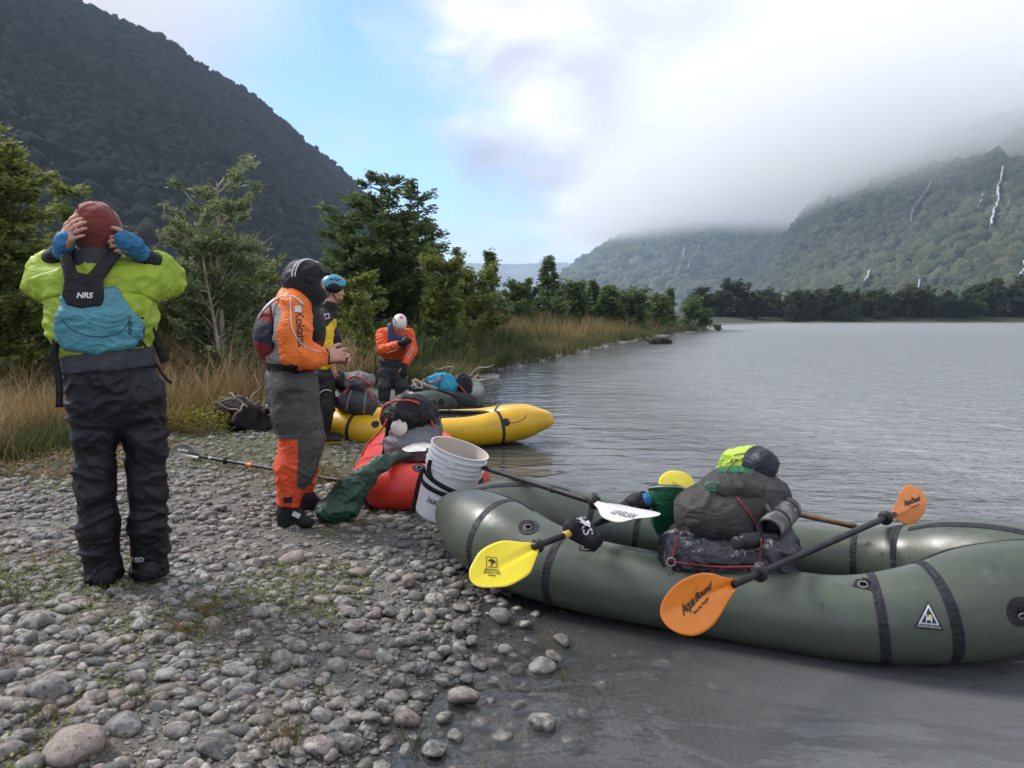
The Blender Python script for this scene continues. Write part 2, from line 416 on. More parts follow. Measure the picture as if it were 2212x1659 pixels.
MF = Mountain([(840, 690), (930, 575), (1010, 545), (1100, 560), (1180, 540), (1300, 500), (1500, 520), (1700, 690)],
              ([TA(840), TA(1700)], [8200, 8200]), ([TA(840), TA(1700)], [5600, 5600]), 220, 41)
mountain_left = ML.build('mountain_left', TA(-700), TA(1055), 200, 100, m_slope, 'dark steep forested mountain above the bank')
mountain_right = MR.build('mountain_right', TA(1565), TA(3200), 220, 90, m_slope, 'tall forested mountain wall with waterfalls')
mountain_middle = MM.build('mountain_middle', TA(1175), TA(2090), 140, 70, m_slope, 'forested mountain with two pale landslide scars')
mountain_far = MF.build('mountain_far', TA(845), TA(1690), 120, 50, m_far, 'blue distant mountain at the valley head')

def crowns(mt, n, size, sub, seed, mat, name, label, qmax=1.25, azr=None, var=.28, lmp=.42, elr=(.85, 1.4), zmax=9e9):
    """a closed canopy: one lumpy crown per tree, joined into a single mass"""
    rg = np.random.default_rng(seed); iv, jf = ico(sub)
    az = rg.uniform(azr[0], azr[1], n); q = rg.uniform(.0, 1, n)**.85*qmax
    R = np.interp(az, *mt.Rr); B0 = np.interp(az, *mt.Br); r = B0+q*(R-B0)
    z, x, y = mt.height(az, r)
    ok = (z > 2) & (z < zmax); x, y, z, r = x[ok], y[ok], z[ok], r[ok]; n = len(x)
    s = size*rg.lognormal(0, var, n); el = rg.uniform(elr[0], elr[1], n)
    nv = len(iv); ang = rg.uniform(0, 6.28, n); ca, sa = np.cos(ang), np.sin(ang)
    lump = 1+lmp*(rg.random((n, nv))-.5)*2
    P = iv[None]*lump[..., None]*s[:, None, None]; P[..., 2] *= el[:, None]
    X = P[..., 0]*ca[:, None]-P[..., 1]*sa[:, None]+x[:, None]; Y = P[..., 0]*sa[:, None]+P[..., 1]*ca[:, None]+y[:, None]
    Z = P[..., 2]+(z+s*.35)[:, None]
    V = np.stack([X, Y, Z], -1).reshape(-1, 3); F = (jf[None]+(np.arange(n)*nv)[:, None, None]).reshape(-1, 3)
    tint = np.repeat(rg.random(n), nv)
    return tag(link(name, mesh_np(name, V, F, mat, smooth=True, attrs={'tint': tint})), label, 'forest', kind='stuff')
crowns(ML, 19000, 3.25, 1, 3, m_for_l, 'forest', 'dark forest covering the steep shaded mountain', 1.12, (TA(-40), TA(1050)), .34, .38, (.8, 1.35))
crowns(MR, 14500, 6.6, 1, 5, m_for_r, 'forest', 'grey green forest on the waterfall mountain', 1.1, (TA(1570), TA(2330)), zmax=405)
crowns(MM, 6000, 10.0, 1, 6, m_for_r, 'forest', 'blue green forest on the landslide mountain', 1.1, (TA(1180), TA(1850)), zmax=420)

def streak(mt, pts, wd, mat, name, label, cat):
    """a strip draped on the slope along sight points, with depth of its own"""
    H = [mt.hit(u, v) for u, v in pts]; H = [h for h in H if h is not None]
    if len(H) < 2: return None
    P = crv(H, 12); rg = np.random.default_rng(len(label)); n = len(P)
    P = P+np.array([0, 0, 1.5]); side = np.array([1.0, .1, 0]); out = -P/np.linalg.norm(P, axis=1, keepdims=True); out[:, 2] = .25
    wv = wd*.15*(.5+.9*rg.random(n)); P[:, 0] += np.cumsum(rg.normal(0, wd*.05, n))
    a = P-side*wv[:, None]*.5+out*30; bb = P+out*31; c = P+side*wv[:, None]*.5+out*30; dd = P-side*wv[:, None]*.5-out*5; e = P+side*wv[:, None]*.5-out*5
    V = np.stack([dd, a, bb, c, e], 1).reshape(-1, 3); F = grid_faces(n, 5)
    return tag(link(name, mesh_np(name, V, F, mat, False)), label, cat)
for pts, wd, lb in ((((2165, 382), (2162, 420), (2155, 450), (2147, 480), (2145, 508)), 13, 'tall white waterfall near the cloud on the far mountain'), (((2010, 410), (1990, 440), (1973, 470), (1962, 500)), 8, 'thin broken waterfall in the middle of the far mountain'),
     (((1880, 595), (1872, 610), (1864, 627)), 11, 'short waterfall low on the far mountain'), (((2122, 440), (2116, 460)), 7, 'faint trickle beside the tall waterfall'), (((2212, 590), (2204, 620)), 14, 'white cascade at the picture edge low on the far mountain'), (((1985, 625), (1982, 645)), 8, 'tiny cascade just above the far bank trees')):
    streak(MR, pts, wd, m_fall, 'waterfall', lb, 'waterfall')
for pts, wd, lb in ((((1478, 540), (1472, 560), (1462, 590)), 22, 'pale landslide scar nearer the valley on the middle mountain'), (((1510, 535), (1498, 560), (1484, 590)), 20, 'twin pale landslide scar higher on the middle mountain')):
    streak(MM, pts, wd, m_rock, 'landslide_scar', lb, 'rock scar')
streak(ML, ((612, 282), (625, 300), (640, 318)), 16, m_rock, 'rock_scar', 'bare grey rock patch near the ridge of the dark mountain', 'rock scar')
# ================================================================== AIR: haze and the cloud bank that caps the mountains
def cloud_box(name, lo, hi, base, thick, dens, seed, label, fade=(250, 250), nscale=1/420., bvar=110, holes=.46, slope=0.0):
    m, t = new_mat(name+'_vapour')
    pos = t.geo(); s3 = t.n.new('ShaderNodeSeparateXYZ'); t.l.new(pos, s3.inputs[0]); x, y, z = s3.outputs
    sh = t.vmath('ADD', pos, (seed*131.0, seed*57.0, 0))
    nz = t.noise(sh, nscale, 4, .55)
    flat = t.vmath('MULTIPLY', sh, (1, 1, .25)); lowf = t.noise(flat, nscale*.6, 2, .5)
    bz = t.math('ADD', t.math('ADD', base, t.math('MULTIPLY', y, slope)), t.math('MULTIPLY', t.math('SUBTRACT', lowf, .5), bvar))
    zz_ = t.math('ADD', z, t.math('MULTIPLY', t.math('SUBTRACT', nz, .5), 150))
    up = t.math('DIVIDE', t.math('SUBTRACT', zz_, bz), thick); up = t.math('MULTIPLY', up, up, clamp=False)
    above = t.math('GREATER_THAN', zz_, bz); up = t.math('MINIMUM', t.math('MULTIPLY', up, above), 1.0)
    def edge(c, a, b_, f): return t.math('MULTIPLY', t.ss(c, a, a+f), t.ss(c, b_-f, b_, 1, 0))
    ed = t.math('MULTIPLY', edge(x, lo[0], hi[0], fade[0]), edge(y, lo[1], hi[1], fade[1]))
    ed = t.math('MULTIPLY', ed, t.ss(z, hi[2]-50, hi[2], 1, 0))
    body = t.ss(nz, holes-.16, holes+.10)
    den = t.math('MULTIPLY', t.math('MULTIPLY', t.math('MULTIPLY', up, ed), body), dens)
    pv = t.n.new('ShaderNodeVolumePrincipled'); t.set(pv, 'Color', (.995, .995, 1, 1)); t.set(pv, 'Density', den); t.set(pv, 'Anisotropy', .2)
    t.l.new(pv.outputs[0], t.out.inputs['Volume'])
    try: m.cycles.volume_step_rate = 1.0
    except Exception: pass
    c = [(a+b_)/2 for a, b_ in zip(lo, hi)]; s_ = [b_-a for a, b_ in zip(lo, hi)]
    V, F = box_vf((0, 0, 0), s_); o = link(name, mesh_np(name, V, F, m, smooth=False)); o.location = c
    return tag(o, label, 'cloud', kind='stuff')
cloud_box('clouds', (150, 1000, 180), (2900, 4300, 585), 128, 75, .0048, 2, 'low cloud bank hiding the tops of the far mountains', fade=(450, 250), bvar=60, holes=.26, slope=.047)
cloud_box('clouds', (-1300, 480, 250), (-250, 1400, 585), 330, 110, .007, 5, 'thin mist drifting over the dark mountain ridge', fade=(280, 200), holes=.32)

m_haze, t = new_mat('valley_haze')
pv = t.n.new('ShaderNodeVolumePrincipled'); t.set(pv, 'Color', (.62, .80, 1.0, 1)); t.set(pv, 'Density', 0.00014); t.set(pv, 'Anisotropy', .0)
t.l.new(pv.outputs[0], t.out.inputs['Volume'])
V, F = box_vf((0, 6200, 303.5), (18400, 12600, 613))
tag(link('haze', mesh_np('haze', V, F, m_haze, smooth=False)), 'pale blue haze filling the valley air', kind='stuff')
# ================================================================== SHAPE KIT: distance-field modelling for bodies, cloth and bags
def A3(p): return np.array(p, float)
def smin(a, b, k):
    if k <= 0: return np.minimum(a, b)
    h = np.maximum(k-np.abs(a-b), 0)/k; return np.minimum(a, b)-h*h*k*.25
def smax(a, b, k): return -smin(-a, -b, k)
class Cone:
    """round cone a->b; sq=(dir, f) squashes the section along dir; capa/capb cut the ends flat"""
    def __init__(s, a, b, ra, rb, k=.03, sq=None, capa=False, capb=False, mat=0):
        s.a, s.b, s.ra, s.rb, s.k, s.sq, s.capa, s.capb, s.mat = A3(a), A3(b), ra, rb, k, sq, capa, capb, mat
        if sq: dv = A3(sq[0]); s.sq = (dv/np.linalg.norm(dv), sq[1])
    def box(s):
        r = max(s.ra, s.rb); return np.minimum(s.a, s.b)-r, np.maximum(s.a, s.b)+r
    def d(s, P):
        ab = s.b-s.a; L2 = max(ab@ab, 1e-9); q = P-s.a; t = np.clip((q@ab)/L2, 0, 1)
        o = q-t[..., None]*ab; r = s.ra+(s.rb-s.ra)*t
        if s.sq:
            dv, f = s.sq; o = o+dv*((o@dv)*(1/f-1))[..., None]
            dd = (np.linalg.norm(o, axis=-1)-r); dd = np.where(dd > 0, dd*f, dd)
        else: dd = np.linalg.norm(o, axis=-1)-r
        n = ab/math.sqrt(L2)
        if s.capa: dd = smax(dd, -(q@n), .012)
        if s.capb: dd = smax(dd, (P-s.b)@n, .012)
        return dd
class Ell:
    def __init__(s, c, r, R=None, k=.03, mat=0): s.c, s.r, s.R, s.k, s.mat = A3(c), A3(r), None if R is None else np.asarray(R, float), k, mat
    def box(s): m = s.r.max(); return s.c-m, s.c+m
    def d(s, P):
        q = P-s.c
        if s.R is not None: q = q@s.R
        k0 = np.linalg.norm(q/s.r, axis=-1); k1 = np.linalg.norm(q/(s.r*s.r), axis=-1)
        return k0*(k0-1)/np.maximum(k1, 1e-6)
class Box:
    def __init__(s, c, half, r, R=None, k=.03, mat=0): s.c, s.h, s.r, s.R, s.k, s.mat = A3(c), A3(half), r, None if R is None else np.asarray(R, float), k, mat
    def box(s): m = np.linalg.norm(s.h)+.01; return s.c-m, s.c+m
    def d(s, P):
        q = P-s.c
        if s.R is not None: q = q@s.R
        q = np.abs(q)-(s.h-s.r)
        return np.linalg.norm(np.maximum(q, 0), axis=-1)+np.minimum(q.max(-1), 0)-s.r
def limb(pts, k=.03, mat=0, sq=None, capa=False, capb=False):
    n = len(pts)-1
    return [Cone(pts[i][0], pts[i+1][0], pts[i][1], pts[i+1][1], k, sq, capa and i == 0, capb and i == n-1, mat) for i in range(n)]
def field(prims):
    def f(P):
        D = None
        for p in prims: D = p.d(P) if D is None else smin(D, p.d(P), p.k)
        return D
    return f
def bounds(prims, m=.03):
    lo = np.min([p.box()[0] for p in prims], 0)-m; hi = np.max([p.box()[1] for p in prims], 0)+m; return lo, hi
def nets(D, lo, h):
    """surface nets of a sampled field"""
    S = D < 0; nx, ny, nz = D.shape
    c = [D[i:nx-1+i, j:ny-1+j, k:nz-1+k] for i in (0, 1) for j in (0, 1) for k in (0, 1)]
    sg = [S[i:nx-1+i, j:ny-1+j, k:nz-1+k] for i in (0, 1) for j in (0, 1) for k in (0, 1)]
    cnt = sum(x.astype(np.int8) for x in sg); act = (cnt > 0) & (cnt < 8)
    ids = np.full(act.shape, -1, np.int64); cells = np.argwhere(act); ids[act] = np.arange(len(cells))
    vals = np.stack([x[act] for x in c], 1); off = np.array([[i, j, k] for i in (0, 1) for j in (0, 1) for k in (0, 1)], float)
    acc = np.zeros((len(cells), 3)); wt = np.zeros(len(cells))
    for a in range(8):
        for b in range(a+1, 8):
            if np.abs(off[a]-off[b]).sum() != 1: continue
            va, vb = vals[:, a], vals[:, b]; m = (va < 0) != (vb < 0)
            t_ = np.where(m, va/np.where(m, va-vb, 1), 0)
            acc += np.where(m[:, None], off[a]+(off[b]-off[a])*t_[:, None], 0); wt += m
    V = lo+(cells+acc/np.maximum(wt, 1)[:, None])*h
    Q = []
    for ax in range(3):
        sl0 = [slice(None)]*3; sl1 = [slice(None)]*3; sl0[ax] = slice(0, -1); sl1[ax] = slice(1, None)
        s0, s1 = S[tuple(sl0)], S[tuple(sl1)]; e = np.argwhere(s0 != s1)
        o1, o2 = [(1, 2), (2, 0), (0, 1)][ax]
        ok = (e[:, o1] > 0) & (e[:, o2] > 0) & (e[:, o1] < act.shape[o1]) & (e[:, o2] < act.shape[o2]); e = e[ok]
        q = []
        for d1, d2 in ((-1, -1), (0, -1), (0, 0), (-1, 0)):
            g = e.copy(); g[:, o1] += d1; g[:, o2] += d2; q.append(ids[g[:, 0], g[:, 1], g[:, 2]])
        q = np.stack(q, 1); fl = ~s0[e[:, 0], e[:, 1], e[:, 2]]
        q[fl] = q[fl][:, ::-1]; Q.append(q)
    return V, np.concatenate(Q)
def sample(prims, lo, hi, h, f=None):
    n = np.ceil((hi-lo)/h).astype(int)+1; ax = [lo[i]+h*np.arange(n[i]) for i in range(3)]
    if f is not None:
        G = np.stack(np.meshgrid(*ax, indexing='ij'), -1); return f(G)
    D = np.full(n, .5)
    for p in prims:
        bl, bh = p.box(); m = p.k+3*h+.02
        i0 = np.maximum(np.floor((bl-m-lo)/h).astype(int), 0); i1 = np.minimum(np.ceil((bh+m-lo)/h).astype(int)+1, n)
        if (i1 <= i0).any(): continue
        sl = tuple(slice(a, b) for a, b in zip(i0, i1))
        G = np.stack(np.meshgrid(*[ax[i][i0[i]:i1[i]] for i in range(3)], indexing='ij'), -1)
        D[sl] = smin(D[sl], p.d(G), p.k)
    return D
def grad(f, P, e=.003):
    g = np.stack([f(P+np.eye(3)[i]*e)-f(P-np.eye(3)[i]*e) for i in range(3)], -1)
    return g/np.maximum(np.linalg.norm(g, axis=-1, keepdims=True), 1e-9)
def poly2d(pts):
    """signed distance to a polygon (n,2)"""
    P0 = np.asarray(pts, float)
    def f(q):
        d = np.full(q.shape[:-1], 1e9); s = np.ones(q.shape[:-1]); n = len(P0); j = n-1
        for i in range(n):
            e = P0[j]-P0[i]; w_ = q-P0[i]; t_ = np.clip((w_@e)/(e@e), 0, 1)
            bb = w_-e*t_[..., None]; d = np.minimum(d, (bb*bb).sum(-1))
            c1 = q[..., 1] >= P0[i, 1]; c2 = q[..., 1] < P0[j, 1]; c3 = e[0]*w_[..., 1] > e[1]*w_[..., 0]
            fl = (c1 & c2 & c3) | (~c1 & ~c2 & ~c3); s = np.where(fl, -s, s); j = i
        return s*np.sqrt(d)
    return f
def creases(scale=(9, 9, 22), amp=.007, seed=1, sharp=2.5, fine=.3, tilt=.35):
    """cloth folds: two tilted families of sparse sharp ridges, strong in some places and absent in others"""
    scl = np.array(scale, float)
    def f(P, N):
        w_ = np.stack([vn(P*6+3, seed+1), vn(P*6+9, seed+2), vn(P*6+17, seed+3)], -1)-.5; r = 0
        for k_, sg in enumerate((1, -1)):
            th = tilt*sg; c_, s_ = math.cos(th), math.sin(th)
            Q = np.stack([P[:, 0]*c_+P[:, 2]*s_, P[:, 1], -P[:, 0]*s_+P[:, 2]*c_], -1)
            a = vn(Q*scl+w_*1.6+k_*31, seed+k_*7); rr = np.clip(1-np.abs(a-.5)*2.4, 0, 1)**sharp
            mk = sstep(vn(P*(4.5, 4.5, 6)+k_*13, seed+11+k_), .30, .62)
            b_ = vn(Q*scl*2.2+w_*2.4+7, seed+4+k_); r2 = np.clip(1-np.abs(b_-.5)*2.4, 0, 1)**sharp
            r = r+mk*(rr-.25)+fine*mk*(r2-.25)
        return amp*(r+.5*(vn(P*7, seed+19)-.5))
    return f
def solid(name, prims, h, mats, parent, wr=None, f=None, bb=None, matf=None, weld=None, proj=True):
    """mesh a distance field; wr(P,N) moves the skin along its normal; matf(P)->material index"""
    F_ = f or field(prims); lo, hi = bb if bb is not None else bounds(prims)
    lo, hi = np.asarray(lo, float), np.asarray(hi, float)
    D = sample(prims, lo, hi, h, f)
    V, Q = nets(D, lo, h)
    if proj:
        for _ in range(2): N = grad(F_, V, h*.4); V = V-N*np.clip(F_(V), -h, h)[:, None]*.8
    if wr is not None: N = grad(F_, V, h*.5); V = V+N*wr(V, N)[:, None]
    fm = None
    if matf is not None: fm = matf(V[Q].mean(1))
    o = link(name, mesh_np(name, V, Q, mats, True, fm), parent); o['n'] = 0; del o['n']
    return o
def bvh(o):
    me = o.data; n = len(me.vertices); co = np.empty(n*3, np.float32); me.vertices.foreach_get('co', co)
    return BVHTree.FromPolygons([tuple(v) for v in co.reshape(-1, 3).tolist()], [tuple(p.vertices) for p in me.polygons])
def text_mesh(s, size=1.0, shear=0.0, ext=0.0, spacing=1.0):
    cu = bpy.data.curves.new('lettering', 'FONT'); cu.body = s; cu.size = size; cu.align_x = 'CENTER'; cu.align_y = 'CENTER'
    cu.shear = shear; cu.space_character = spacing; cu.resolution_u = 3; cu.offset = ext
    o = bpy.data.objects.new('lettering', cu); C.objects.link(o)
    dg = bpy.context.evaluated_depsgraph_get(); me = bpy.data.meshes.new_from_object(o.evaluated_get(dg))
    bpy.data.objects.remove(o); bpy.data.curves.remove(cu)
    n = len(me.vertices); co = np.empty(n*3); me.vertices.foreach_get('co', co); co = co.reshape(-1, 3)
    F = [list(p.vertices) for p in me.polygons]; bpy.data.meshes.remove(me); return co, F
def decal(name, VF, target, org, xd, yd, mat, parent, off=.0012, reach=.12):
    """lay flat lettering (x,y) on a surface: cast each point along the print's normal"""
    co, F = VF; tree = target if isinstance(target, BVHTree) else bvh(target)
    xd, yd = Vector(xd).normalized(), Vector(yd); yd = (yd-xd*yd.dot(xd)).normalized(); nz = xd.cross(yd); o = Vector(org); V = []
    for x, y, _ in co:
        p = o+xd*x+yd*y; h, n, i, d_ = tree.ray_cast(p+nz*reach, -nz, reach*2)
        V.append(tuple((h if h is not None else p)+nz*off))
    me = bpy.data.meshes.new(name); me.from_pydata(V, [], F); me.materials.append(mat); me.update()
    return link(name, me, parent)
def rect_vf(wd, ht, n=6, m=6):
    X, Y = np.meshgrid(np.linspace(-wd/2, wd/2, n), np.linspace(-ht/2, ht/2, m), indexing='ij')
    return np.stack([X.ravel(), Y.ravel(), X.ravel()*0], -1), grid_faces(n, m).tolist()
def ring_vf(ri, ro, n=28, a0=0, a1=2*math.pi):
    a = np.linspace(a0, a1, n); V = np.concatenate([np.stack([np.cos(a)*r, np.sin(a)*r, a*0], -1) for r in (ri, ro)])
    return V, [[i, i+n, i+1+n, i+1] for i in range(n-1)]
def poly_vf(pts): return np.array([[x, y, 0] for x, y in pts]), [list(range(len(pts)))]
def ribbon(path, width, thick, wdir):
    """flat strap along a path; wdir = width direction"""
    P = np.asarray(path, float); n = len(P); Tn = np.gradient(P, axis=0); Tn /= np.linalg.norm(Tn, axis=1, keepdims=True)
    W = np.broadcast_to(np.asarray(wdir, float), (n, 3)); W = W-Tn*(W*Tn).sum(1)[:, None]; W = W/np.linalg.norm(W, axis=1, keepdims=True)
    N = np.cross(Tn, W); a, b_ = W*width/2, N*thick/2
    V = np.stack([P-a-b_, P+a-b_, P+a+b_, P-a+b_], 1).reshape(-1, 3)
    F = [grid_faces(n, 4, False, True), np.array([[0, 1, 2, 3]]), np.array([[3, 2, 1, 0]])+(n-1)*4]
    return V, F

# ------------------------------------------------------------------ materials for gear
def cloth(name, col, rough=.75, weave=420, var=.22, dirt=None, sheen=.0, spec=.3, bump=.12, scale=6, fold=.30):
    m, t = new_mat(name); o = t.obj(); n = t.noise(o, scale, 5, .6)
    c = t.mix(t.ss(n, .3, .7), tuple(k*(1-var) for k in col), tuple(min(k*(1+var), 1) for k in col))
    if dirt: c = t.mix(t.ss(t.noise(o, 9, 6, .65), .52, .72, 0, dirt), c, (.09, .08, .065))
    b = bsdf(t, Base_Color=c, Roughness=t.ss(t.noise(o, 22, 3), .3, .7, rough-.1, min(rough+.1, 1))); t.set(b, 'Specular IOR Level', spec)
    t.set(b, 'Sheen Weight', sheen)
    n1 = t.bump(t.math('ADD', t.math('MULTIPLY', t.noise(o, weave, 2), .25), t.noise(o, 34, 4, .6)), bump, .012)
    mp = t.node('ShaderNodeMapping'); t.l.new(o, mp.inputs[0]); mp.inputs['Rotation'].default_value = (.4, .5, .3); mp.inputs['Scale'].default_value = (1, 1, 1.7)
    rd = t.math('ABSOLUTE', t.math('SUBTRACT', t.noise(mp.outputs[0], 9, 3, .55, 1.1), .5))
    t.set(b, 'Normal', t.bump(t.math('SUBTRACT', 1.0, t.math('MULTIPLY', rd, 3.0), clamp=True), fold, .035, n1))
    return m
def skin_mat(name, col):
    m, t = new_mat(name); o = t.obj()
    c = t.mix(t.ss(t.noise(o, 30, 4), .35, .65), tuple(k*.85 for k in col), col)
    b = bsdf(t, Base_Color=c, Roughness=.5); t.set(b, 'Subsurface Weight', .12); t.set(b, 'Subsurface Radius', (.012, .005, .003)); return m
def plastic(name, col, rough=.35, scuff=.25, spec=.5, coat=0):
    m, t = new_mat(name); o = t.obj()
    s_ = t.ss(t.noise(o, 28, 6, .7), .52, .75, 0, scuff); c = t.mix(s_, col, tuple(k*.55+.04 for k in col))
    b = bsdf(t, Base_Color=c, Roughness=t.ss(t.noise(o, 11, 4), .3, .7, rough-.06, rough+.12)); t.set(b, 'Specular IOR Level', spec)
    t.set(b, 'Normal', t.bump(t.noise(o, 60, 3), .05, .004)); return m
def flat_mat(name, col, rough=.7):
    m, t = new_mat(name); bsdf(t, Base_Color=col, Roughness=rough); return m
m_skin = skin_mat('skin', (.50, .27, .19)); m_hair = cloth('hair', (.20, .12, .06), .6)
m_black = cloth('black_nylon', (.008, .008, .010), .6); m_dark = cloth('dark_neoprene', (.013, .0135, .017), .75)
m_print_w = flat_mat('white_print', (.62, .62, .62)); m_print_k = flat_mat('black_print', (.018, .018, .018))
m_web = cloth('black_webbing', (.008, .008, .009), .7, 900); m_steel = flat_mat('steel_ring', (.28, .28, .29), .35)
m_refl = flat_mat('reflective_tape', (.52, .53, .54), .4)
# ================================================================== PEOPLE
class Figure:
    """root at the feet; local x = across, y = away from the path's viewer side, z = up"""
    def __init__(s, u, v, dep, label, z=None, name='person', cat='person', snap=True):
        w_ = march(u, v, dep*.9, dep*1.12, .01, 80)[0] if snap else at_d(u, v, dep)
        s.n = math.hypot(w_.x, w_.y); s.vd = Vector((w_.x/s.n, w_.y/s.n, 0))
        zr = w_.z if z is None else z
        s.rz = math.atan2(-w_.x, w_.y); s.loc = Vector((w_.x, w_.y, zr))
        s.root = empty(name, s.loc, s.rz, label, cat); s.Ri = Matrix.Rotation(-s.rz, 3, 'Z')
    def L(s, u, v, y=0.0):
        d = ray(u, v); t_ = (s.n+y)/(d.x*s.vd.x+d.y*s.vd.y)
        p = Vector((0, 0, CAM_H))+d*t_-s.loc; return np.array(s.Ri@p)
def head_prims(c, fwd, up, k=1.0, mat=0, nose=True):
    """skull, jaw, nose, brow, lips, ears around centre c"""
    c = A3(c); fw = A3(fwd)/np.linalg.norm(fwd); up = A3(up); up = up-fw*(up@fw); up /= np.linalg.norm(up); rt = np.cross(fw, up)
    M = np.stack([rt, fw, up], 1); g = lambda x, y, z: c+M@(A3((x, y, z))*k)
    P = [Ell(g(0, -.012, .028), A3((.074, .094, .088))*k, M, .02, mat), Ell(g(0, .022, -.045), A3((.058, .066, .066))*k, M, .03, mat),
         Ell(g(0, .062, -.088), A3((.030, .024, .020))*k, M, .03, mat)]
    if nose:
        P += [Cone(g(0, .082, .012), g(0, .104, -.026), .008*k, .013*k, .014, mat=mat), Cone(g(-.034, .078, .022), g(.034, .078, .022), .011*k, .011*k, .02, mat=mat),
              Cone(g(-.018, .088, -.056), g(.018, .088, -.056), .008*k, .008*k, .012, mat=mat), Cone(g(-.014, .085, -.068), g(.014, .085, -.068), .008*k, .008*k, .010, mat=mat)]
        for sx_ in (-1, 1): P += [Ell(g(.045*sx_, .064, -.018), A3((.022, .02, .02))*k, M, .02, mat)]
    for sx_ in (-1, 1): P.append(Ell(g(.074*sx_, -.008, -.012), A3((.010, .019, .031))*k, M, .008, mat))
    return P, g
def hand_prims(wr, dirv, nrm, side, curl=(.5, .6, .5), spread=.16, k=1.0, mat=0, thumb=.7):
    """palm with four unequal bent fingers and a thumb off its side. dirv wrist->knuckles, nrm out of the BACK of the hand, side +1/-1 thumb side"""
    wr = A3(wr); d_ = A3(dirv)/np.linalg.norm(dirv); n = A3(nrm); n = n-d_*(n@d_); n /= np.linalg.norm(n); s_ = np.cross(d_, n)*side
    M = np.stack([s_, d_, n], 1); P = [Box(wr+d_*.045*k, A3((.040, .048, .015))*k, .014*k, M, .015, mat), Cone(wr-d_*.03*k, wr+d_*.02*k, .026*k, .027*k, .02, (n, .75), mat=mat)]
    lens = [.072, .080, .075, .058]
    for i in range(4):
        x = (.030-.020*i)*k; b_ = wr+d_*(.088-.004*abs(i-1))*k+s_*x; a = 0.0; q = b_; r = .0092*k if i < 3 else .0080*k
        yaw = spread*(.45-.3*i)
        for j, fr_ in enumerate((.46, .30, .24)):
            a += curl[j]; dv = (d_*math.cos(yaw)+s_*math.sin(yaw))*math.cos(a)-n*math.sin(a); e = q+dv*lens[i]*fr_*k
            P.append(Cone(q, e, r, r*.92, .006, mat=mat)); q = e; r *= .92
    q = wr+d_*.028*k+s_*.034*k
    for j, (ln, a) in enumerate(((.042, .75), (.034, .45), (.026, .25))):
        dv = d_*math.cos(a)+s_*math.sin(a)*.9-n*thumb*(.4+.25*j); dv /= np.linalg.norm(dv); e = q+dv*ln*k
        P.append(Cone(q, e, (.0125-.0015*j)*k, (.0115-.0015*j)*k, .010, mat=mat)); q = e
    return P
BACK = A3((0, 1, 0))
def piping(name, target, pts, dv, r, mat, parent, off=.002, n=5):
    """thin trim laid on a garment along points, cast along dv"""
    tree = bvh(target); dv = Vector(dv).normalized(); out = []
    for q in crv(pts, n):
        h, nn_, i, d_ = tree.ray_cast(Vector(q)-dv*.5, dv, 1.2)
        if h is not None: out.append(np.array(h+nn_*off))
    if len(out) < 3: return None
    return put(name, [tube_vf(np.array(out), r, 6)], [mat], parent)
Y1 = (0, 1, 0)

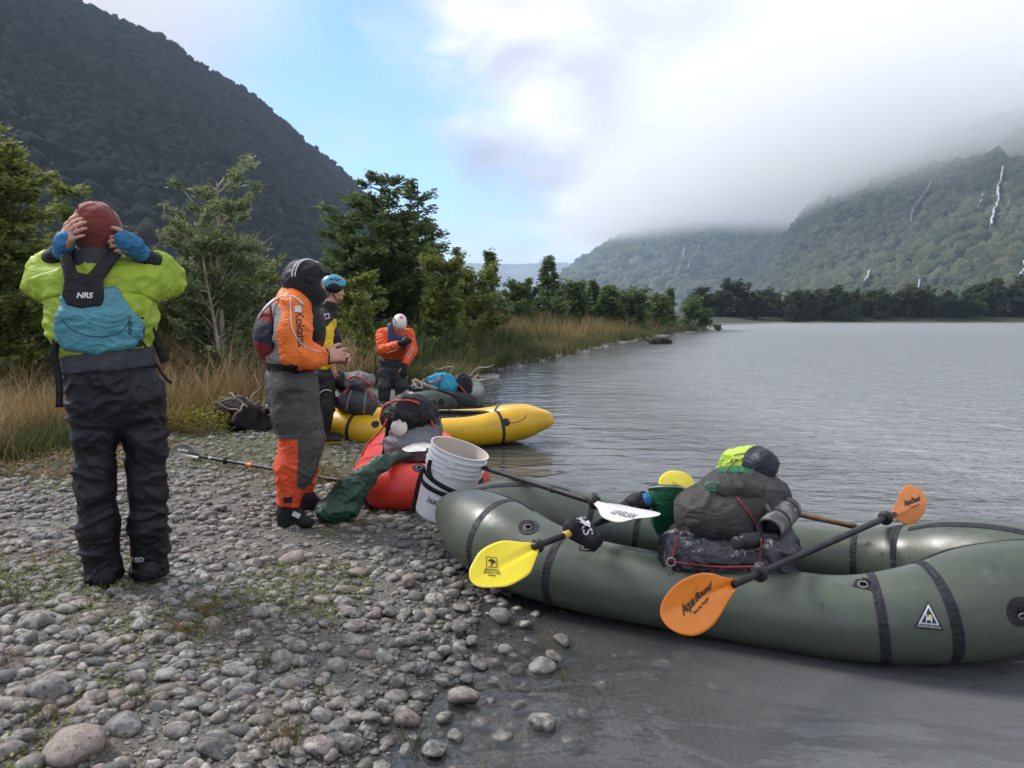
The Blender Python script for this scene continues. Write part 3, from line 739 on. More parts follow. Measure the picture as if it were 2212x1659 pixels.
# ------------------------------------------------------------------ person with lime jacket, seen from behind, hands at the head
m_lime = cloth('lime_shell', (.29, .40, .032), .62, 500, .16, dirt=.30, spec=.35, fold=.2); m_lime_dk = cloth('green_shell', (.075, .26, .035), .62, 500)
m_teal = cloth('teal_ripstop', (.060, .235, .30), .45, 500, .2, dirt=.18, spec=.5); m_maroon = cloth('maroon_fleece', (.150, .027, .022), .95, 260, .18, sheen=.4, bump=.3)
m_bluegl = cloth('blue_glove_fabric', (.030, .16, .34), .7); m_pants = cloth('black_waterproof', (.0075, .008, .011), .5, 300, .3, spec=.28, fold=.12)
m_tunnel = cloth('slate_neoprene', (.040, .042, .052), .7)
def person_lime():
    g = Figure(262, 1256, 3.74, 'person in lime jacket and teal vest seen from behind, hands holding maroon hood', None); L, root = g.L, g.root
    pel, wst, chs, nk, hd = L(248, 850), L(236, 770), L(218, 650), L(206, 560, .02), L(207, 494, .035)
    shL, shR = L(135, 600, .04), L(300, 594, .04); elL, elR = L(92, 610, .17), L(360, 610, .15); wrL, wrR = L(139, 543, .03), L(290, 545, .03)
    hpL, hpR = L(203, 860), L(300, 860); knL, knR = L(211, 1060, -.01), L(313, 1060, -.01); anL, anR = L(226, 1232, .02), L(322, 1222, .02)
    ftL, ftR = L(226, 1262, .02), L(322, 1248, .02)
    # one continuous body
    H, hg = head_prims(hd-A3((0, 0, .012)), (0, 1, -.12), (0, .1, 1), .93)
    lh = hand_prims(L(137, 527, -.03), L(156, 499, -.115)-L(137, 527, -.03), (-.62, -.75, .2), -1, (.30, .30, .30), .30, 1.05)
    rh = hand_prims(L(296, 540, -.02), L(262, 522, -.11)-L(296, 540, -.02), (.45, -.85, .3), 1, (.75, .8, .6), .15, 1.05)
    B_ = H + limb([(pel, .135), (wst, .125), (chs, .15)], .06, sq=(BACK, .68)) + limb([(nk-A3((0, 0, .05)), .07), (hd-A3((0, 0, .06)), .055)], .03) \
        + limb([(chs, .12), (shL, .06), (elL, .045), (wrL, .030)], .04) + limb([(chs, .12), (shR, .06), (elR, .045), (wrR, .030)], .04) \
        + limb([(hpL, .09), (knL, .06), (anL, .042), (ftL+A3((0, -.02, .045)), .04), (ftL+A3((0, .16, .03)), .032)], .04) \
        + limb([(hpR, .09), (knR, .06), (anR, .042), (ftR+A3((0, -.02, .045)), .04), (ftR+A3((0, .16, .03)), .032)], .04) + lh + rh
    solid('body', B_, .0085, [m_skin, m_black], root, matf=lambda P: (P[:, 2] < .2).astype(int))
    # trousers
    tr = limb([(L(238, 792), .188), (L(246, 850), .202)], .05, sq=(BACK, .66), capa=True) \
        + limb([(hpL+A3((.0, 0, .04)), .112), (L(206, 945), .094), (L(208, 1060), .084), (L(214, 1140, .0), .082), (L(226, 1250, .03), .078)], .022, capb=True) \
        + limb([(hpR+A3((-.0, 0, .04)), .112), (L(312, 945), .094), (L(318, 1060), .085), (L(320, 1140, .0), .083), (L(324, 1238, .03), .080)], .022, capb=True)
    w1 = creases((5, 5, 13), .015, 21, 2.6, .4, .45); w2 = creases((8, 7, 22), .004, 27, 2.2, .4, .2)
    trz = solid('trousers', tr, .0075, [m_pants], root, lambda P, N: w1(P, N)+w2(P, N)*(.3+1.2*sstep(P[:, 2], .75, .5)))
    # boots
    for ft in (ftL, ftR):
        solid('boot', [Cone(ft+A3((0, -.06, .05)), ft+A3((0, .15, .038)), .048, .042, .02), Cone(ft+A3((0, -.03, .05)), ft+A3((0, -.02, .14)), .05, .052, .03)], .008, [m_black], root)
    # jacket
    jk = [Cone(L(213, 652), L(218, 680), .190, .215, .05, (BACK, .58)), Cone(L(218, 680), L(226, 765), .215, .178, .05, (BACK, .60), capb=True)] \
        + limb([(L(152, 608, .03), .090), (L(112, 608, .10), .088), (elL, .080)], .05) + limb([(elL, .078), (L(104, 580, .12), .066), (L(116, 562, .08), .056)], .03, capb=True) \
        + limb([(L(284, 608, .03), .090), (L(330, 608, .09), .086), (elR, .078)], .05) + limb([(elR, .076), (L(346, 582, .12), .064), (L(330, 567, .08), .056)], .03, capb=True)
    jf = field(jk); wj = creases((8, 7, 13), .014, 31, 2.2, .4, .6); wj2 = creases((3, 6, 16), .007, 35, 2.0, .5, .1)
    jacket = solid('jacket', jk, .008, [m_lime], root, lambda P, N: wj(P, N)+wj2(P, N))
    # storm flap across the shoulders: same cloth, a raised edge
    fl = poly2d([L(u, v)[[0, 2]] for u, v in ((66, 600), (72, 648), (96, 646), (150, 634), (300, 634), (338, 650), (366, 656), (376, 640), (374, 600), (300, 575), (140, 575))])
    def ff(P): return smax(smax(jf(P)-.008, fl(P[..., [0, 2]]), .008), P[..., 1]-.08, .01)
    solid('shoulder_flap', None, .008, [m_lime], root, lambda P, N: wj(P, N)+wj2(P, N)*.6, ff, (A3((-.55, -.30, 1.25)), A3((.42, .2, 1.62))))
    # dark latex cuffs and blue gloves
    for a, b_, c_ in ((L(112, 566, .085), L(136, 540, .01), m_black), (L(335, 571, .085), L(300, 547, .0), m_black)):
        solid('cuff', [Cone(a, b_, .056, .042, .01, capa=True, capb=True)], .006, [c_], root)
    gl_l = [Cone(L(134, 543, .0), L(139, 524, -.04), .040, .038, .02), Cone(L(139, 524, -.04), L(149, 508, -.085), .038, .026, .02, ((-.62, -.75, .2), .75))]
    gl_r = [Cone(L(302, 546, -.01), L(284, 531, -.06), .042, .046, .02), Cone(L(284, 530, -.06), L(268, 518, -.10), .048, .040, .02), Cone(L(268, 520, -.10), L(262, 514, -.12), .038, .026, .02)]
    wg = creases((26, 26, 26), .006, 41)
    solid('glove', gl_l, .005, [m_bluegl], root, wg); solid('glove', gl_r, .005, [m_bluegl], root, wg)
    # collar and hood
    solid('collar', [Cone(L(206, 582, .01), L(207, 538, .02), .110, .088, .02, (BACK, .9), capa=True, capb=True)], .007, [m_tunnel], root, creases((14, 14, 30), .005, 44))
    hp_ = [Ell(hd+A3((-.004, -.004, .012)), (.098, .116, .108), None, .03), Cone(hd+A3((-.01, -.035, -.03)), hd+A3((-.005, -.02, -.085)), .080, .072, .04), Cone(hd+A3((.045, -.03, .02)), hd+A3((.105, -.02, -.050)), .055, .026, .05)]
    wh = creases((17, 17, 5), .011, 51, 2.5, .3, .3)
    solid('hood', hp_, .006, [m_maroon], root, wh)
    # teal rescue vest with black neoprene yoke
    pv_ = poly2d([L(u, v)[[0, 2]] for u, v in ((142, 622), (128, 668), (118, 706), (124, 735), (140, 756), (215, 762), (290, 748), (308, 728), (308, 700), (278, 668), (252, 622))])
    def fv(P): return smax(smax(jf(P)-.038, pv_(P[..., [0, 2]]), .03), P[..., 1]+.02, .02)
    vest = solid('vest', None, .007, [m_teal], root, creases((6, 8, 30), .006, 61, 1.3), fv, (A3((-.36, -.36, 1.02)), A3((.16, .0, 1.42))))
    piping('stitching', vest, [L(u, v) for u, v in ((138, 690), (155, 708), (185, 722), (220, 725), (252, 720), (272, 702), (280, 682))], Y1, .0022, cloth('dark_teal_thread', (.02, .08, .11), .8), vest, .001)
    yk = poly2d([L(u, v)[[0, 2]] for u, v in ((130, 552), (152, 546), (168, 592), (190, 596), (238, 543), (262, 552), (224, 606), (226, 648), (220, 662), (180, 668), (148, 660), (136, 640), (142, 606))])
    def fy(P): return smax(smax(jf(P)-.050, yk(P[..., [0, 2]]), .016), P[..., 1]-.03, .02)
    yoke = solid('yoke', None, .006, [m_dark], root, creases((10, 10, 10), .002, 63), fy, (A3((-.34, -.40, 1.22)), A3((.06, .08, 1.58))))
    c = L(180, 637, -.3)
    decal('logo', text_mesh('NRS', .034, .25, .0012), yoke, c, (1, 0, 0), (0, 0, 1), m_print_w, yoke, .002, .4)
    decal('logo', text_mesh('ninja', .034, .1, .0006), vest, L(281, 710, -.3), (0, 0, 1), (-1, 0, 0), m_print_k, vest, .002, .4)
    decal('hem_print', text_mesh('RSD', .034, 0, .001), trz, L(300, 1243, -.3), (1, 0, .12), (0, 0, 1), m_refl, trz, .003, .4)
    # waist tunnel
    solid('waist_band', [Cone(L(232, 757), L(237, 798), .203, .206, .02, (BACK, .70), capa=True, capb=True)], .008, [m_tunnel], root, creases((4, 6, 34), .004, 66))
    solid('belt', [Cone(L(228, 748), L(229, 757), .200, .201, .01, (BACK, .72), capa=True, capb=True)], .007, [m_lime], root, creases((24, 20, 30), .007, 67))
    # loose webbing ends
    pth = crv([L(126, 700, -.05), L(120, 745, -.08), L(119, 775, -.09), L(128, 830, -.09), L(128, 880, -.09)], 6)
    put('strap', [ribbon(pth, .030, .004, (1, .2, 0))], [m_web], root)
    pth = crv([L(300, 690, -.10), L(320, 706, -.06), L(342, 745, -.03), L(357, 782, -.02)], 6)
    put('strap', [ribbon(pth, .042, .004, (1, .1, .25))], [m_web], root)
    pth = crv([L(305, 735, -.10), L(330, 775, -.04), L(352, 810, -.02), L(370, 828, -.02)], 6)
    put('strap', [ribbon(pth, .014, .004, (1, .1, .25))], [m_web], root)
    put('buckle', [box_vf(L(302, 712, -.12), (.040, .018, .05))], [m_dark], root, smooth=False)
    put('buckle', [box_vf(L(296, 742, -.12), (.046, .018, .032))], [m_dark], root, smooth=False)
    return g
person_lime()

# ------------------------------------------------------------------ person in orange jacket and black hood, in profile
m_orange = cloth('orange_shell', (.72, .15, .015), .55, 500, .12, spec=.4, bump=.18); m_redor = cloth('red_orange_shell', (.62, .070, .018), .55, 500, .12, spec=.4, bump=.18)
m_greyp = cloth('grey_wader_cloth', (.060, .059, .056), .7, 400, .25); m_greyj = cloth('pale_grey_shell', (.20, .20, .205), .7)
m_redv = cloth('dark_red_vest', (.17, .014, .018), .7); m_navy = cloth('navy_vest', (.020, .024, .036), .7)
def person_orange():
    g = Figure(632, 1128, 5.33, 'person in orange jacket and black hood standing in profile beside the red raft', None); L, root = g.L, g.root
    hd, nk, chs, pel = L(664, 611), L(652, 648), L(628, 700), L(632, 832)
    sN, eN, wN = L(632, 668, -.16), L(640, 764, -.21), L(700, 769, -.13); sF, eF, wF = L(640, 668, .16), L(655, 764, .2), L(712, 772, .02)
    hN, kN, aN = L(634, 850, -.10), L(650, 955, -.11), L(622, 1096, -.10); hF, kF, aF = L(640, 850, .10), L(664, 950, .12), L(652, 1062, .14)
    tN, tF = L(660, 1128, -.10), L(690, 1090, .14)
    H, hg = head_prims(hd, (1, -.05, -.12), (.1, 0, 1))
    B_ = H + limb([(pel, .14), (chs, .16)], .06, sq=((1, 0, 0), .7)) + limb([(nk, .065), (hd-A3((.01, 0, .05)), .06)], .03) \
        + limb([(chs+A3((0, 0, .1)), .09), (sN, .055), (eN, .045), (wN, .030)], .04) + limb([(chs+A3((0, 0, .1)), .09), (sF, .055), (eF, .045), (wF, .030)], .04) \
        + limb([(hN, .095), (kN, .06), (aN, .04), (aN+A3((.03, 0, -.05)), .04), (tN, .03)], .04) + limb([(hF, .095), (kF, .06), (aF, .04), (aF+A3((.03, 0, -.05)), .04), (tF, .03)], .04) \
        + hand_prims(L(706, 769, -.12), (1, .25, .05), (.1, -1, .35), -1, (.55, .8, .6), .1, 1.08) + hand_prims(L(716, 772, .02), (1, -.3, -.05), (.1, 1, .4), 1, (.6, .8, .6), .1, 1.05)
    solid('body', B_, .0088, [m_skin, m_black], root, matf=lambda P: (P[:, 2] < .25).astype(int))
    tr = [Cone(L(628, 800), L(630, 850), .185, .20, .05, ((1, 0, 0), .80), capa=True)] \
        + limb([(hN+A3((0, 0, .03)), .142), (L(640, 900, -.11), .138), (kN, .118), (L(634, 1010, -.11), .108), (L(622, 1092, -.10), .072)], .04, capb=True) \
        + limb([(hF+A3((0, 0, .03)), .135), (L(650, 900, .11), .125), (kF, .105), (aF, .075)], .04, capb=True)
    zt = L(640, 937)[2]; fp = poly2d([L(u, v)[[0, 2]] for u, v in ((644, 925), (705, 925), (705, 990), (690, 1015), (668, 1056), (640, 1040))])
    def tm(P): return ((P[:, 2] < zt) & (fp(P[:, [0, 2]]) > 0)).astype(int)
    w1 = creases((7, 6, 15), .012, 71, 2.3, .4, .5)
    trs = solid('trousers', tr, .0095, [m_greyp, m_redor], root, w1, matf=tm)
    put('hem_tab', [box_vf(L(622, 1080, -.19), (.055, .012, .036))], [m_black], root, smooth=False)
    put('pocket_zip', [ribbon(crv([L(u, v, -.26) for u, v in ((600, 848), (640, 843), (672, 846))], 4), .004, .012, (0, 0, 1))], [m_black], root)
    for a, t_ in ((aN, tN), (aF, tF)):
        solid('shoe', [Cone(a+A3((-.02, 0, -.03)), a+A3((0, 0, .05)), .055, .056, .03), Cone(a+A3((-.03, 0, -.085)), t_+A3((.02, 0, -.005)), .042, .036, .03), Cone(a+A3((.05, 0, -.04)), t_+A3((-.03, 0, .02)), .045, .036, .03)], .008, [m_dark], root)
    put('shoe_stripe', [box_vf(L(640, 1112, -.155), (.05, .01, .03), Matrix.Rotation(.5, 3, 'Y'))], [m_refl], root, smooth=False)
    jk = [Cone(L(630, 690), L(628, 760), .205, .20, .05, ((1, 0, 0), .66)), Cone(L(628, 760), L(630, 812), .20, .185, .05, ((1, 0, 0), .74), capb=True)] \
        + limb([(L(632, 676, -.13), .100), (L(634, 715, -.19), .100), (eN, .090)], .05) + limb([(eN, .092), (L(672, 772, -.17), .076), (L(701, 769, -.13), .056)], .03, capb=True) \
        + limb([(L(640, 676, .13), .098), (eF, .085)], .05) + limb([(eF, .085), (L(711, 772, .03), .056)], .03, capb=True)
    jf = field(jk); gp = poly2d([L(u, v)[[0, 2]] for u, v in ((585, 655), (604, 660), (612, 700), (624, 745), (632, 790), (575, 790))])
    zb = L(630, 782)[2]
    def jm(P):
        return np.where((P[:, 2] < zb) & (P[:, 0] < L(640, 700)[0]) | (P[:, 2] < L(630, 795)[2]), 2, np.where((gp(P[:, [0, 2]]) < 0) & (P[:, 1] > -.24), 1, 0))
    wj = creases((8, 7, 11), .013, 81, 2.2, .4, .6)
    jacket = solid('jacket', jk, .009, [m_orange, m_greyj, m_black], root, wj, matf=jm)
    piping('piping', jacket, [L(u, v) for u, v in ((627, 645), (628, 680), (632, 712), (648, 738), (668, 752), (690, 757))], Y1, .004, m_refl, jacket)
    decal('logo', text_mesh('Kokatat', .072, 0, .0012, .95), jacket, L(650, 712, -.5), (.06, 0, -1), (1, 0, .06), m_print_k, jacket, .002, .5)
    decal('logo', rect_vf(.040, .040), jacket, L(645, 666, -.5), (.06, 0, -1), (1, 0, .06), m_refl, jacket, .002, .5)
    for a, b_ in ((L(700, 769, -.13), L(707, 769, -.12)), (L(711, 772, .03), L(718, 772, .02))): solid('cuff', [Cone(a, b_, .050, .044, .01, capa=True, capb=True)], .006, [m_black], root)
    # vest: back panel of red and navy, black front
    bk = [Ell(L(598, 722), (.150, .185, .195), Matrix.Rotation(.10, 3, 'Y'), .02)]
    z1, z2 = L(0, 688)[2], L(0, 742)[2]
    def bm_(P): zz2 = P[:, 2]+.35*(P[:, 0]+.18); return ((zz2 < z1) & (zz2 > z2)).astype(int)
    bf = field(bk); bp = poly2d([L(u, v)[[0, 2]] for u, v in ((606, 655), (575, 655), (545, 680), (540, 740), (560, 790), (604, 792), (598, 750), (590, 715), (594, 680))])
    def fbk(P): return smax(smax(bf(P), bp(P[..., [0, 2]]), .03), -(jf(P)-.004), .01)
    solid('vest_back', None, .0085, [m_redv, m_navy], root, creases((8, 8, 8), .004, 85), fbk, (L(530, 800)-A3((0, .25, 0)), L(615, 640)+A3((0, .25, 0))), matf=bm_)
    fr_ = field([Ell(L(672, 712), (.095, .15, .185), None, .03)]); fq = poly2d([L(u, v)[[0, 2]] for u, v in ((655, 655), (690, 655), (712, 690), (712, 765), (690, 790), (655, 790))])
    def ffr(P): return smax(smax(fr_(P), fq(P[..., [0, 2]]), .03), -(jf(P)-.004), .01)
    zr = L(0, 742)[2]
    solid('vest_front', None, .0085, [m_black, m_redv], root, creases((8, 8, 8), .004, 86), ffr, (L(640, 800)-A3((0, .25, 0)), L(720, 640)+A3((0, .25, 0))), matf=lambda P: ((P[:, 2] < zr) & (P[:, 2] > zr-.055)).astype(int))
    for y, q in ((-.11, ((560, 684), (572, 668), (590, 652), (612, 640), (636, 642), (655, 658))), (.11, ((560, 684), (575, 662), (596, 644), (618, 636), (640, 642), (658, 658)))):
        put('shoulder_strap', [tube_vf(crv([L(u_, v_, y*(.75+.25*k_)) for k_, (u_, v_) in enumerate(q)], 6), .010, 8, flat=.6)], [m_refl], root)
    put('belt_strap', [ribbon(crv([L(640, 800, -.20), L(636, 830, -.215), L(634, 858, -.215)], 5), .036, .004, (1, 0, 0))], [m_web], root)
    # hood, visor, face mask
    hp_ = [Ell(hd+A3((-.022, 0, .028)), (.132, .118, .122), None, .03), Cone(hd+A3((-.03, 0, -.03)), L(650, 652), .105, .108, .05, capb=False), Cone(hd+A3((.03, 0, .085)), hd+A3((.115, 0, .058)), .06, .035, .05, ((0, 0, 1), .5)), Cone(hd+A3((.03, 0, -.07)), L(668, 656), .085, .075, .04)]
    hole = field([Ell(hd+A3((.125, 0, .002)), (.075, .075, .05), None, .01)]); hf0 = field(hp_)
    def fh(P): return smax(hf0(P), -hole(P), .02)
    hood = solid('hood', None, .0075, [m_black], root, creases((14, 12, 14), .007, 91, 2.2), fh, (hd-A3((.25, .2, .26)), hd+A3((.25, .2, .2))))
    for dx in (0, .018): piping('piping', hood, [hd+A3((x+dx, 0, z)) for x, z in ((-.095, .0), (-.085, .05), (-.055, .105), (-.01, .135), (.04, .142), (.07, .125))], (0, 1, -.3), .005, m_refl, hood, .003)
    return g
# ------------------------------------------------------------------ person in yellow and black jacket with blue helmet
m_yel = cloth('yellow_shell', (.62, .42, .012), .55, 500, .12); m_blueh = plastic('blue_helmet_shell', (.045, .24, .36), .3, .15); m_whiteh = plastic('white_helmet_shell', (.60, .58, .54), .35, .15)
def helmet(root, c, fwd, up, mat, k=1.0, sticker=None):
    c = A3(c); fw = A3(fwd)/np.linalg.norm(fwd); up = A3(up)-fw*(A3(up)@fw); up /= np.linalg.norm(up); rt = np.cross(fw, up); M = np.stack([rt, fw, up], 1)
    gp = lambda x, y, z: c+M@(A3((x, y, z))*k)
    o1 = Ell(gp(0, -.008, .03), A3((.105, .135, .118))*k, M); o2 = Ell(gp(0, -.008, .02), A3((.092, .122, .106))*k, M)
    def f(P):
        q = (P-c)@M/k; cut = -(q[..., 2]-.012+.18*np.maximum(-q[..., 1]-.02, 0)-.1*np.maximum(q[..., 1]-.05, 0)); return smax(smax(o1.d(P), -o2.d(P), .008), cut, .01)
    h = solid('helmet', None, .0075*k, [mat], root, None, f, (c-.2*k, c+.2*k))
    tree = bvh(h)
    for sx_ in (-1, 1):
        for y, z in ((.065, .075), (.015, .085), (-.035, .08), (.04, .045), (-.015, .05)):
            d0 = Vector(gp(sx_*.2, y*1.3, z+.10)); tgt = Vector(gp(0, y*.6, .03)); hh_, nn_, i, d_ = tree.ray_cast(d0, (tgt-d0).normalized(), 1)
            if hh_ is not None:
                q = nn_.to_track_quat('Z', 'Y').to_matrix(); V, F = ico(1); put('vent', [(V*A3((.020, .0095, .004))*k@np.array(q).T+np.array(hh_), [F])], [m_black], h)
    if sticker:
        d0 = Vector(gp(*sticker)); hh_, nn_, i, d_ = tree.ray_cast(d0, (Vector(gp(0, 0, .03))-d0).normalized(), 1)
        if hh_ is not None:
            xd = Vector(rt); yd = nn_.cross(xd); decal('sticker', rect_vf(.05*k, .05*k, 3, 3), tree, np.array(hh_), (xd+yd)/2, (yd-xd)/2, flat_mat('pink_sticker', (.65, .05, .18)), h, .003, .1)
    return h, gp
def person_yellow():
    g = Figure(698, 955, 8.0, 'person in yellow and black jacket wearing a blue helmet, bearded face in profile', None); L, root = g.L, g.root
    hd, nk, chs, pel = L(722, 629), L(711, 662), L(699, 705), L(696, 805)
    sN, eN, wN = L(697, 690, -.17), L(702, 752, -.20), L(716, 792, -.12); sF, eF, wF = L(702, 690, .17), L(715, 750, .2), L(728, 775, .05)
    hN, kN, aN = L(694, 815, -.10), L(697, 880, -.10), L(692, 935, -.10); hF, kF, aF = L(698, 815, .10), L(703, 880, .12), L(700, 928, .14)
    H, hg = head_prims(hd, (1, -.12, -.10), (.1, 0, 1))
    B_ = H + limb([(pel, .13), (chs, .16)], .06, sq=((1, 0, 0), .7)) + limb([(nk, .062), (hd-A3((.01, 0, .06)), .058)], .03) \
        + limb([(chs+A3((0, 0, .08)), .09), (sN, .055), (eN, .045), (wN, .030)], .04) + limb([(chs+A3((0, 0, .08)), .09), (sF, .055), (eF, .045), (wF, .030)], .04) \
        + limb([(hN, .09), (kN, .06), (aN, .04), (aN+A3((.02, 0, -.06)), .04), (aN+A3((.17, 0, -.075)), .03)], .04) + limb([(hF, .09), (kF, .06), (aF, .04), (aF+A3((.02, 0, -.06)), .04), (aF+A3((.17, 0, -.075)), .03)], .04) \
        + hand_prims(wN, (.25, .1, -1), (0, -1, .2), 1, (.4, .6, .5), .1) + hand_prims(wF, (1, -.2, -.3), (0, 1, .4), -1, (.6, .8, .6), .1)
    solid('body', B_, .012, [m_skin, m_black], root, matf=lambda P: (P[:, 2] < .25).astype(int))
    solid('beard', [Ell(hg(0, .045, -.085), (.05, .05, .030), None, .02), Ell(hg(0, .02, -.06), (.066, .05, .04), None, .02)], .008, [cloth('short_beard', (.23, .12, .06), .9)], root, creases((60, 60, 60), .003, 5))
    solid('hair', [Ell(hg(0, -.045, -.02), (.078, .066, .070), None, .02)], .008, [m_hair], root, creases((50, 50, 20), .004, 6))
    tr = [Cone(L(694, 785), L(695, 815), .17, .18, .05, ((1, 0, 0), .75), capa=True)] + limb([(hN, .12), (kN, .10), (aN, .075)], .04, capb=True) + limb([(hF, .12), (kF, .10), (aF, .075)], .04, capb=True)
    trs = solid('trousers', tr, .011, [m_pants], root, creases((7, 6, 14), .012, 101))
    piping('piping', trs, [L(u, v) for u, v in ((672, 865), (690, 845), (704, 838), (715, 842))], Y1, .005, m_refl, trs)
    for a in (aN, aF):
        solid('boot', [Cone(a+A3((0, 0, -.06)), a+A3((0, 0, .06)), .058, .055, .03), Cone(a+A3((-.02, 0, -.085)), a+A3((.18, 0, -.085)), .045, .038, .03)], .01, [m_black, m_yel], root, matf=lambda P, q=a[2]: (P[:, 2] < q-.095).astype(int))
    jk = [Cone(L(699, 700), L(697, 740), .195, .19, .05, ((1, 0, 0), .66)), Cone(L(697, 740), L(696, 795), .19, .17, .05, ((1, 0, 0), .76), capb=True)] \
        + limb([(L(697, 694, -.13), .092), (L(698, 720, -.18), .088), (eN, .078), (L(714, 786, -.13), .055)], .045, capb=True) + limb([(L(702, 694, .13), .092), (eF, .078), (L(726, 773, .06), .055)], .045, capb=True)
    yp = poly2d([L(u, v)[[0, 2]] for u, v in ((650, 660), (680, 672), (690, 700), (706, 704), (720, 690), (742, 690), (742, 800), (650, 800))])
    jacket = solid('jacket', jk, .012, [m_black, m_yel], root, creases((8, 7, 11), .012, 105), matf=lambda P: (yp(P[:, [0, 2]]) < 0).astype(int))
    solid('collar', [Cone(L(706, 680), L(713, 652), .115, .095, .03, ((1, 0, 0), .9), capa=True, capb=True)], .01, [m_black], root, creases((12, 12, 12), .008, 107))
    decal('logo', rect_vf(.05, .055), jacket, L(707, 683, -.5), (1, 0, .2), (-.2, 0, 1), m_refl, jacket, .003, .5)
    decal('logo', rect_vf(.034, .038), jacket, L(707, 683, -.5), (1, 0, .2), (-.2, 0, 1), m_black, jacket, .006, .5)
    put('vest_strap', [ribbon(crv([L(672, 668, -.15), L(688, 690, -.27), L(692, 720, -.27), L(690, 750, -.27)], 5), .04, .006, (1, 0, 0))], [m_web], root)
    solid('vest_front', [Ell(L(722, 735), (.075, .15, .14), None, .03)], .011, [m_dark], root, creases((10, 10, 10), .008, 108))
    h, gp = helmet(root, hg(0, -.004, .032), (1, -.12, -.02), (.02, 0, 1), m_blueh, .98)
    put('chin_strap', [tube_vf(crv([gp(-.098, -.02, .02), gp(-.086, .0, -.07), gp(-.04, .035, -.125), gp(.04, .035, -.125), gp(.086, 0, -.07), gp(.098, -.02, .02)], 5), .007, 6)], [m_web], h)
    solid('helmet_liner', [Ell(hg(0, -.006, .038), (.096, .120, .080), None)], .009, [m_black], root)
    return g
# ------------------------------------------------------------------ person with white helmet, bent forward, arm across the chest
m_oran2 = cloth('vermilion_shell', (.66, .085, .018), .55, 500, .12); m_bluev = cloth('blue_vest', (.030, .065, .17), .7); m_wader = cloth('charcoal_waders', (.038, .040, .046), .65)
def person_bent():
    g = Figure(846, 872, 12.75, 'person with white helmet bent forward in orange jacket, arm across the chest', None); L, root = g.L, g.root
    pel, wst, chs, hd = L(846, 790, .12), L(848, 764, .08), L(853, 730, -.06), L(863, 704, -.24)
    sA, eA, wA = L(826, 722, -.06), L(828, 757, -.22), L(866, 742, -.38); sB, eB, wB = L(882, 722, -.06), L(889, 758, -.16), L(873, 792, -.30)
    hA, kA, aA = L(834, 800, .10), L(831, 834, .04), L(829, 864, .08); hB, kB, aB = L(862, 800, .10), L(867, 834, .04), L(866, 861, .08)
    H, hg = head_prims(hd, (.15, -.75, -.75), (.12, -.55, .8))
    ft = lambda a: [(a+A3((0, -.02, -.04)), .04), (a+A3((0, -.17, -.055)), .032)]
    B_ = H + limb([(pel, .13), (wst, .13), (chs, .16)], .06, sq=(BACK, .7)) + limb([(chs+A3((0, -.03, .1)), .07), (hd-A3((.0, -.08, .0)), .06)], .03) \
        + limb([(chs+A3((0, 0, .05)), .09), (sA, .055), (eA, .045), (wA, .032)], .04) + limb([(chs+A3((0, 0, .05)), .09), (sB, .055), (eB, .045), (wB, .032)], .04) \
        + limb([(hA, .09), (kA, .06), (aA, .042)]+ft(aA), .04) + limb([(hB, .09), (kB, .06), (aB, .042)]+ft(aB), .04) \
        + hand_prims(wA, (1, -.1, .35), (0, -1, .2), -1, (.3, .4, .4), .2) + hand_prims(wB, (-.1, -.1, -1), (.3, -.9, 0), 1, (.25, .3, .3), .2)
    solid('body', B_, .015, [m_skin, m_black], root, matf=lambda P: (P[:, 2] < .25).astype(int))
    tr = [Cone(L(847, 772, .09), L(847, 800, .12), .19, .20, .05, (BACK, .7), capa=True)] + limb([(hA, .125), (kA, .105), (aA, .088)], .03, capb=True) + limb([(hB, .125), (kB, .105), (aB, .088)], .03, capb=True)
    solid('waders', tr, .013, [m_wader], root, creases((6, 6, 13), .016, 111))
    for a in (aA, aB): solid('boot', [Cone(a+A3((0, .02, -.045)), a+A3((0, -.17, -.05)), .05, .042, .03), Cone(a+A3((0, 0, -.03)), a+A3((0, 0, .05)), .058, .062, .03)], .012, [m_black], root)
    jk = limb([(L(847, 770, .09), .185), (L(850, 745, .0), .20), (L(853, 726, -.05), .19)], .06, sq=((0, 1, .4), .72), capa=True) \
        + limb([(sA, .100), (eA, .085), (L(862, 744, -.37), .060)], .045, capb=True) + limb([(sB, .100), (eB, .085), (L(874, 788, -.29), .060)], .045, capb=True)
    jacket = solid('jacket', jk, .011, [m_oran2], root, creases((7, 7, 9), .014, 115))
    jf = field(jk[:2]); bp = poly2d([L(u, v)[[0, 2]] for u, v in ((836, 700), (846, 695), (852, 722), (872, 726), (880, 720), (886, 724), (880, 752), (846, 756), (840, 740))])
    def fv(P): return smax(smax(jf(P)-.045, bp(P[..., [0, 2]]), .03), P[..., 1]-.02, .03)
    solid('vest', None, .012, [m_bluev], root, creases((9, 9, 9), .006, 117), fv, (L(815, 770, -.5), L(905, 680, .12)))
    for a, b_ in ((wA, wA+A3((.09, -.01, .03))), (wB, wB+A3((-.01, -.01, -.10)))): solid('glove', [Cone(a-.2*(b_-a), b_, .050, .052, .03, (BACK, .75)), Cone(b_, b_+.5*(b_-a), .046, .030, .03, (BACK, .7))], .010, [m_black], root, creases((25, 25, 25), .006, 119))
    for p_ in (((836, 760), (846, 757), (858, 752)), ((876, 768), (884, 756), (890, 745)), ((880, 772), (888, 760), (893, 750))): piping('piping', jacket, [L(*q) for q in p_], Y1, .006, m_refl, jacket)
    helmet(root, hg(0, -.006, .03), (.15, -.75, -.75), (.12, -.55, .8), m_whiteh, 1.05, (0, .02, .4))
    return g
person_orange(); person_yellow(); person_bent()
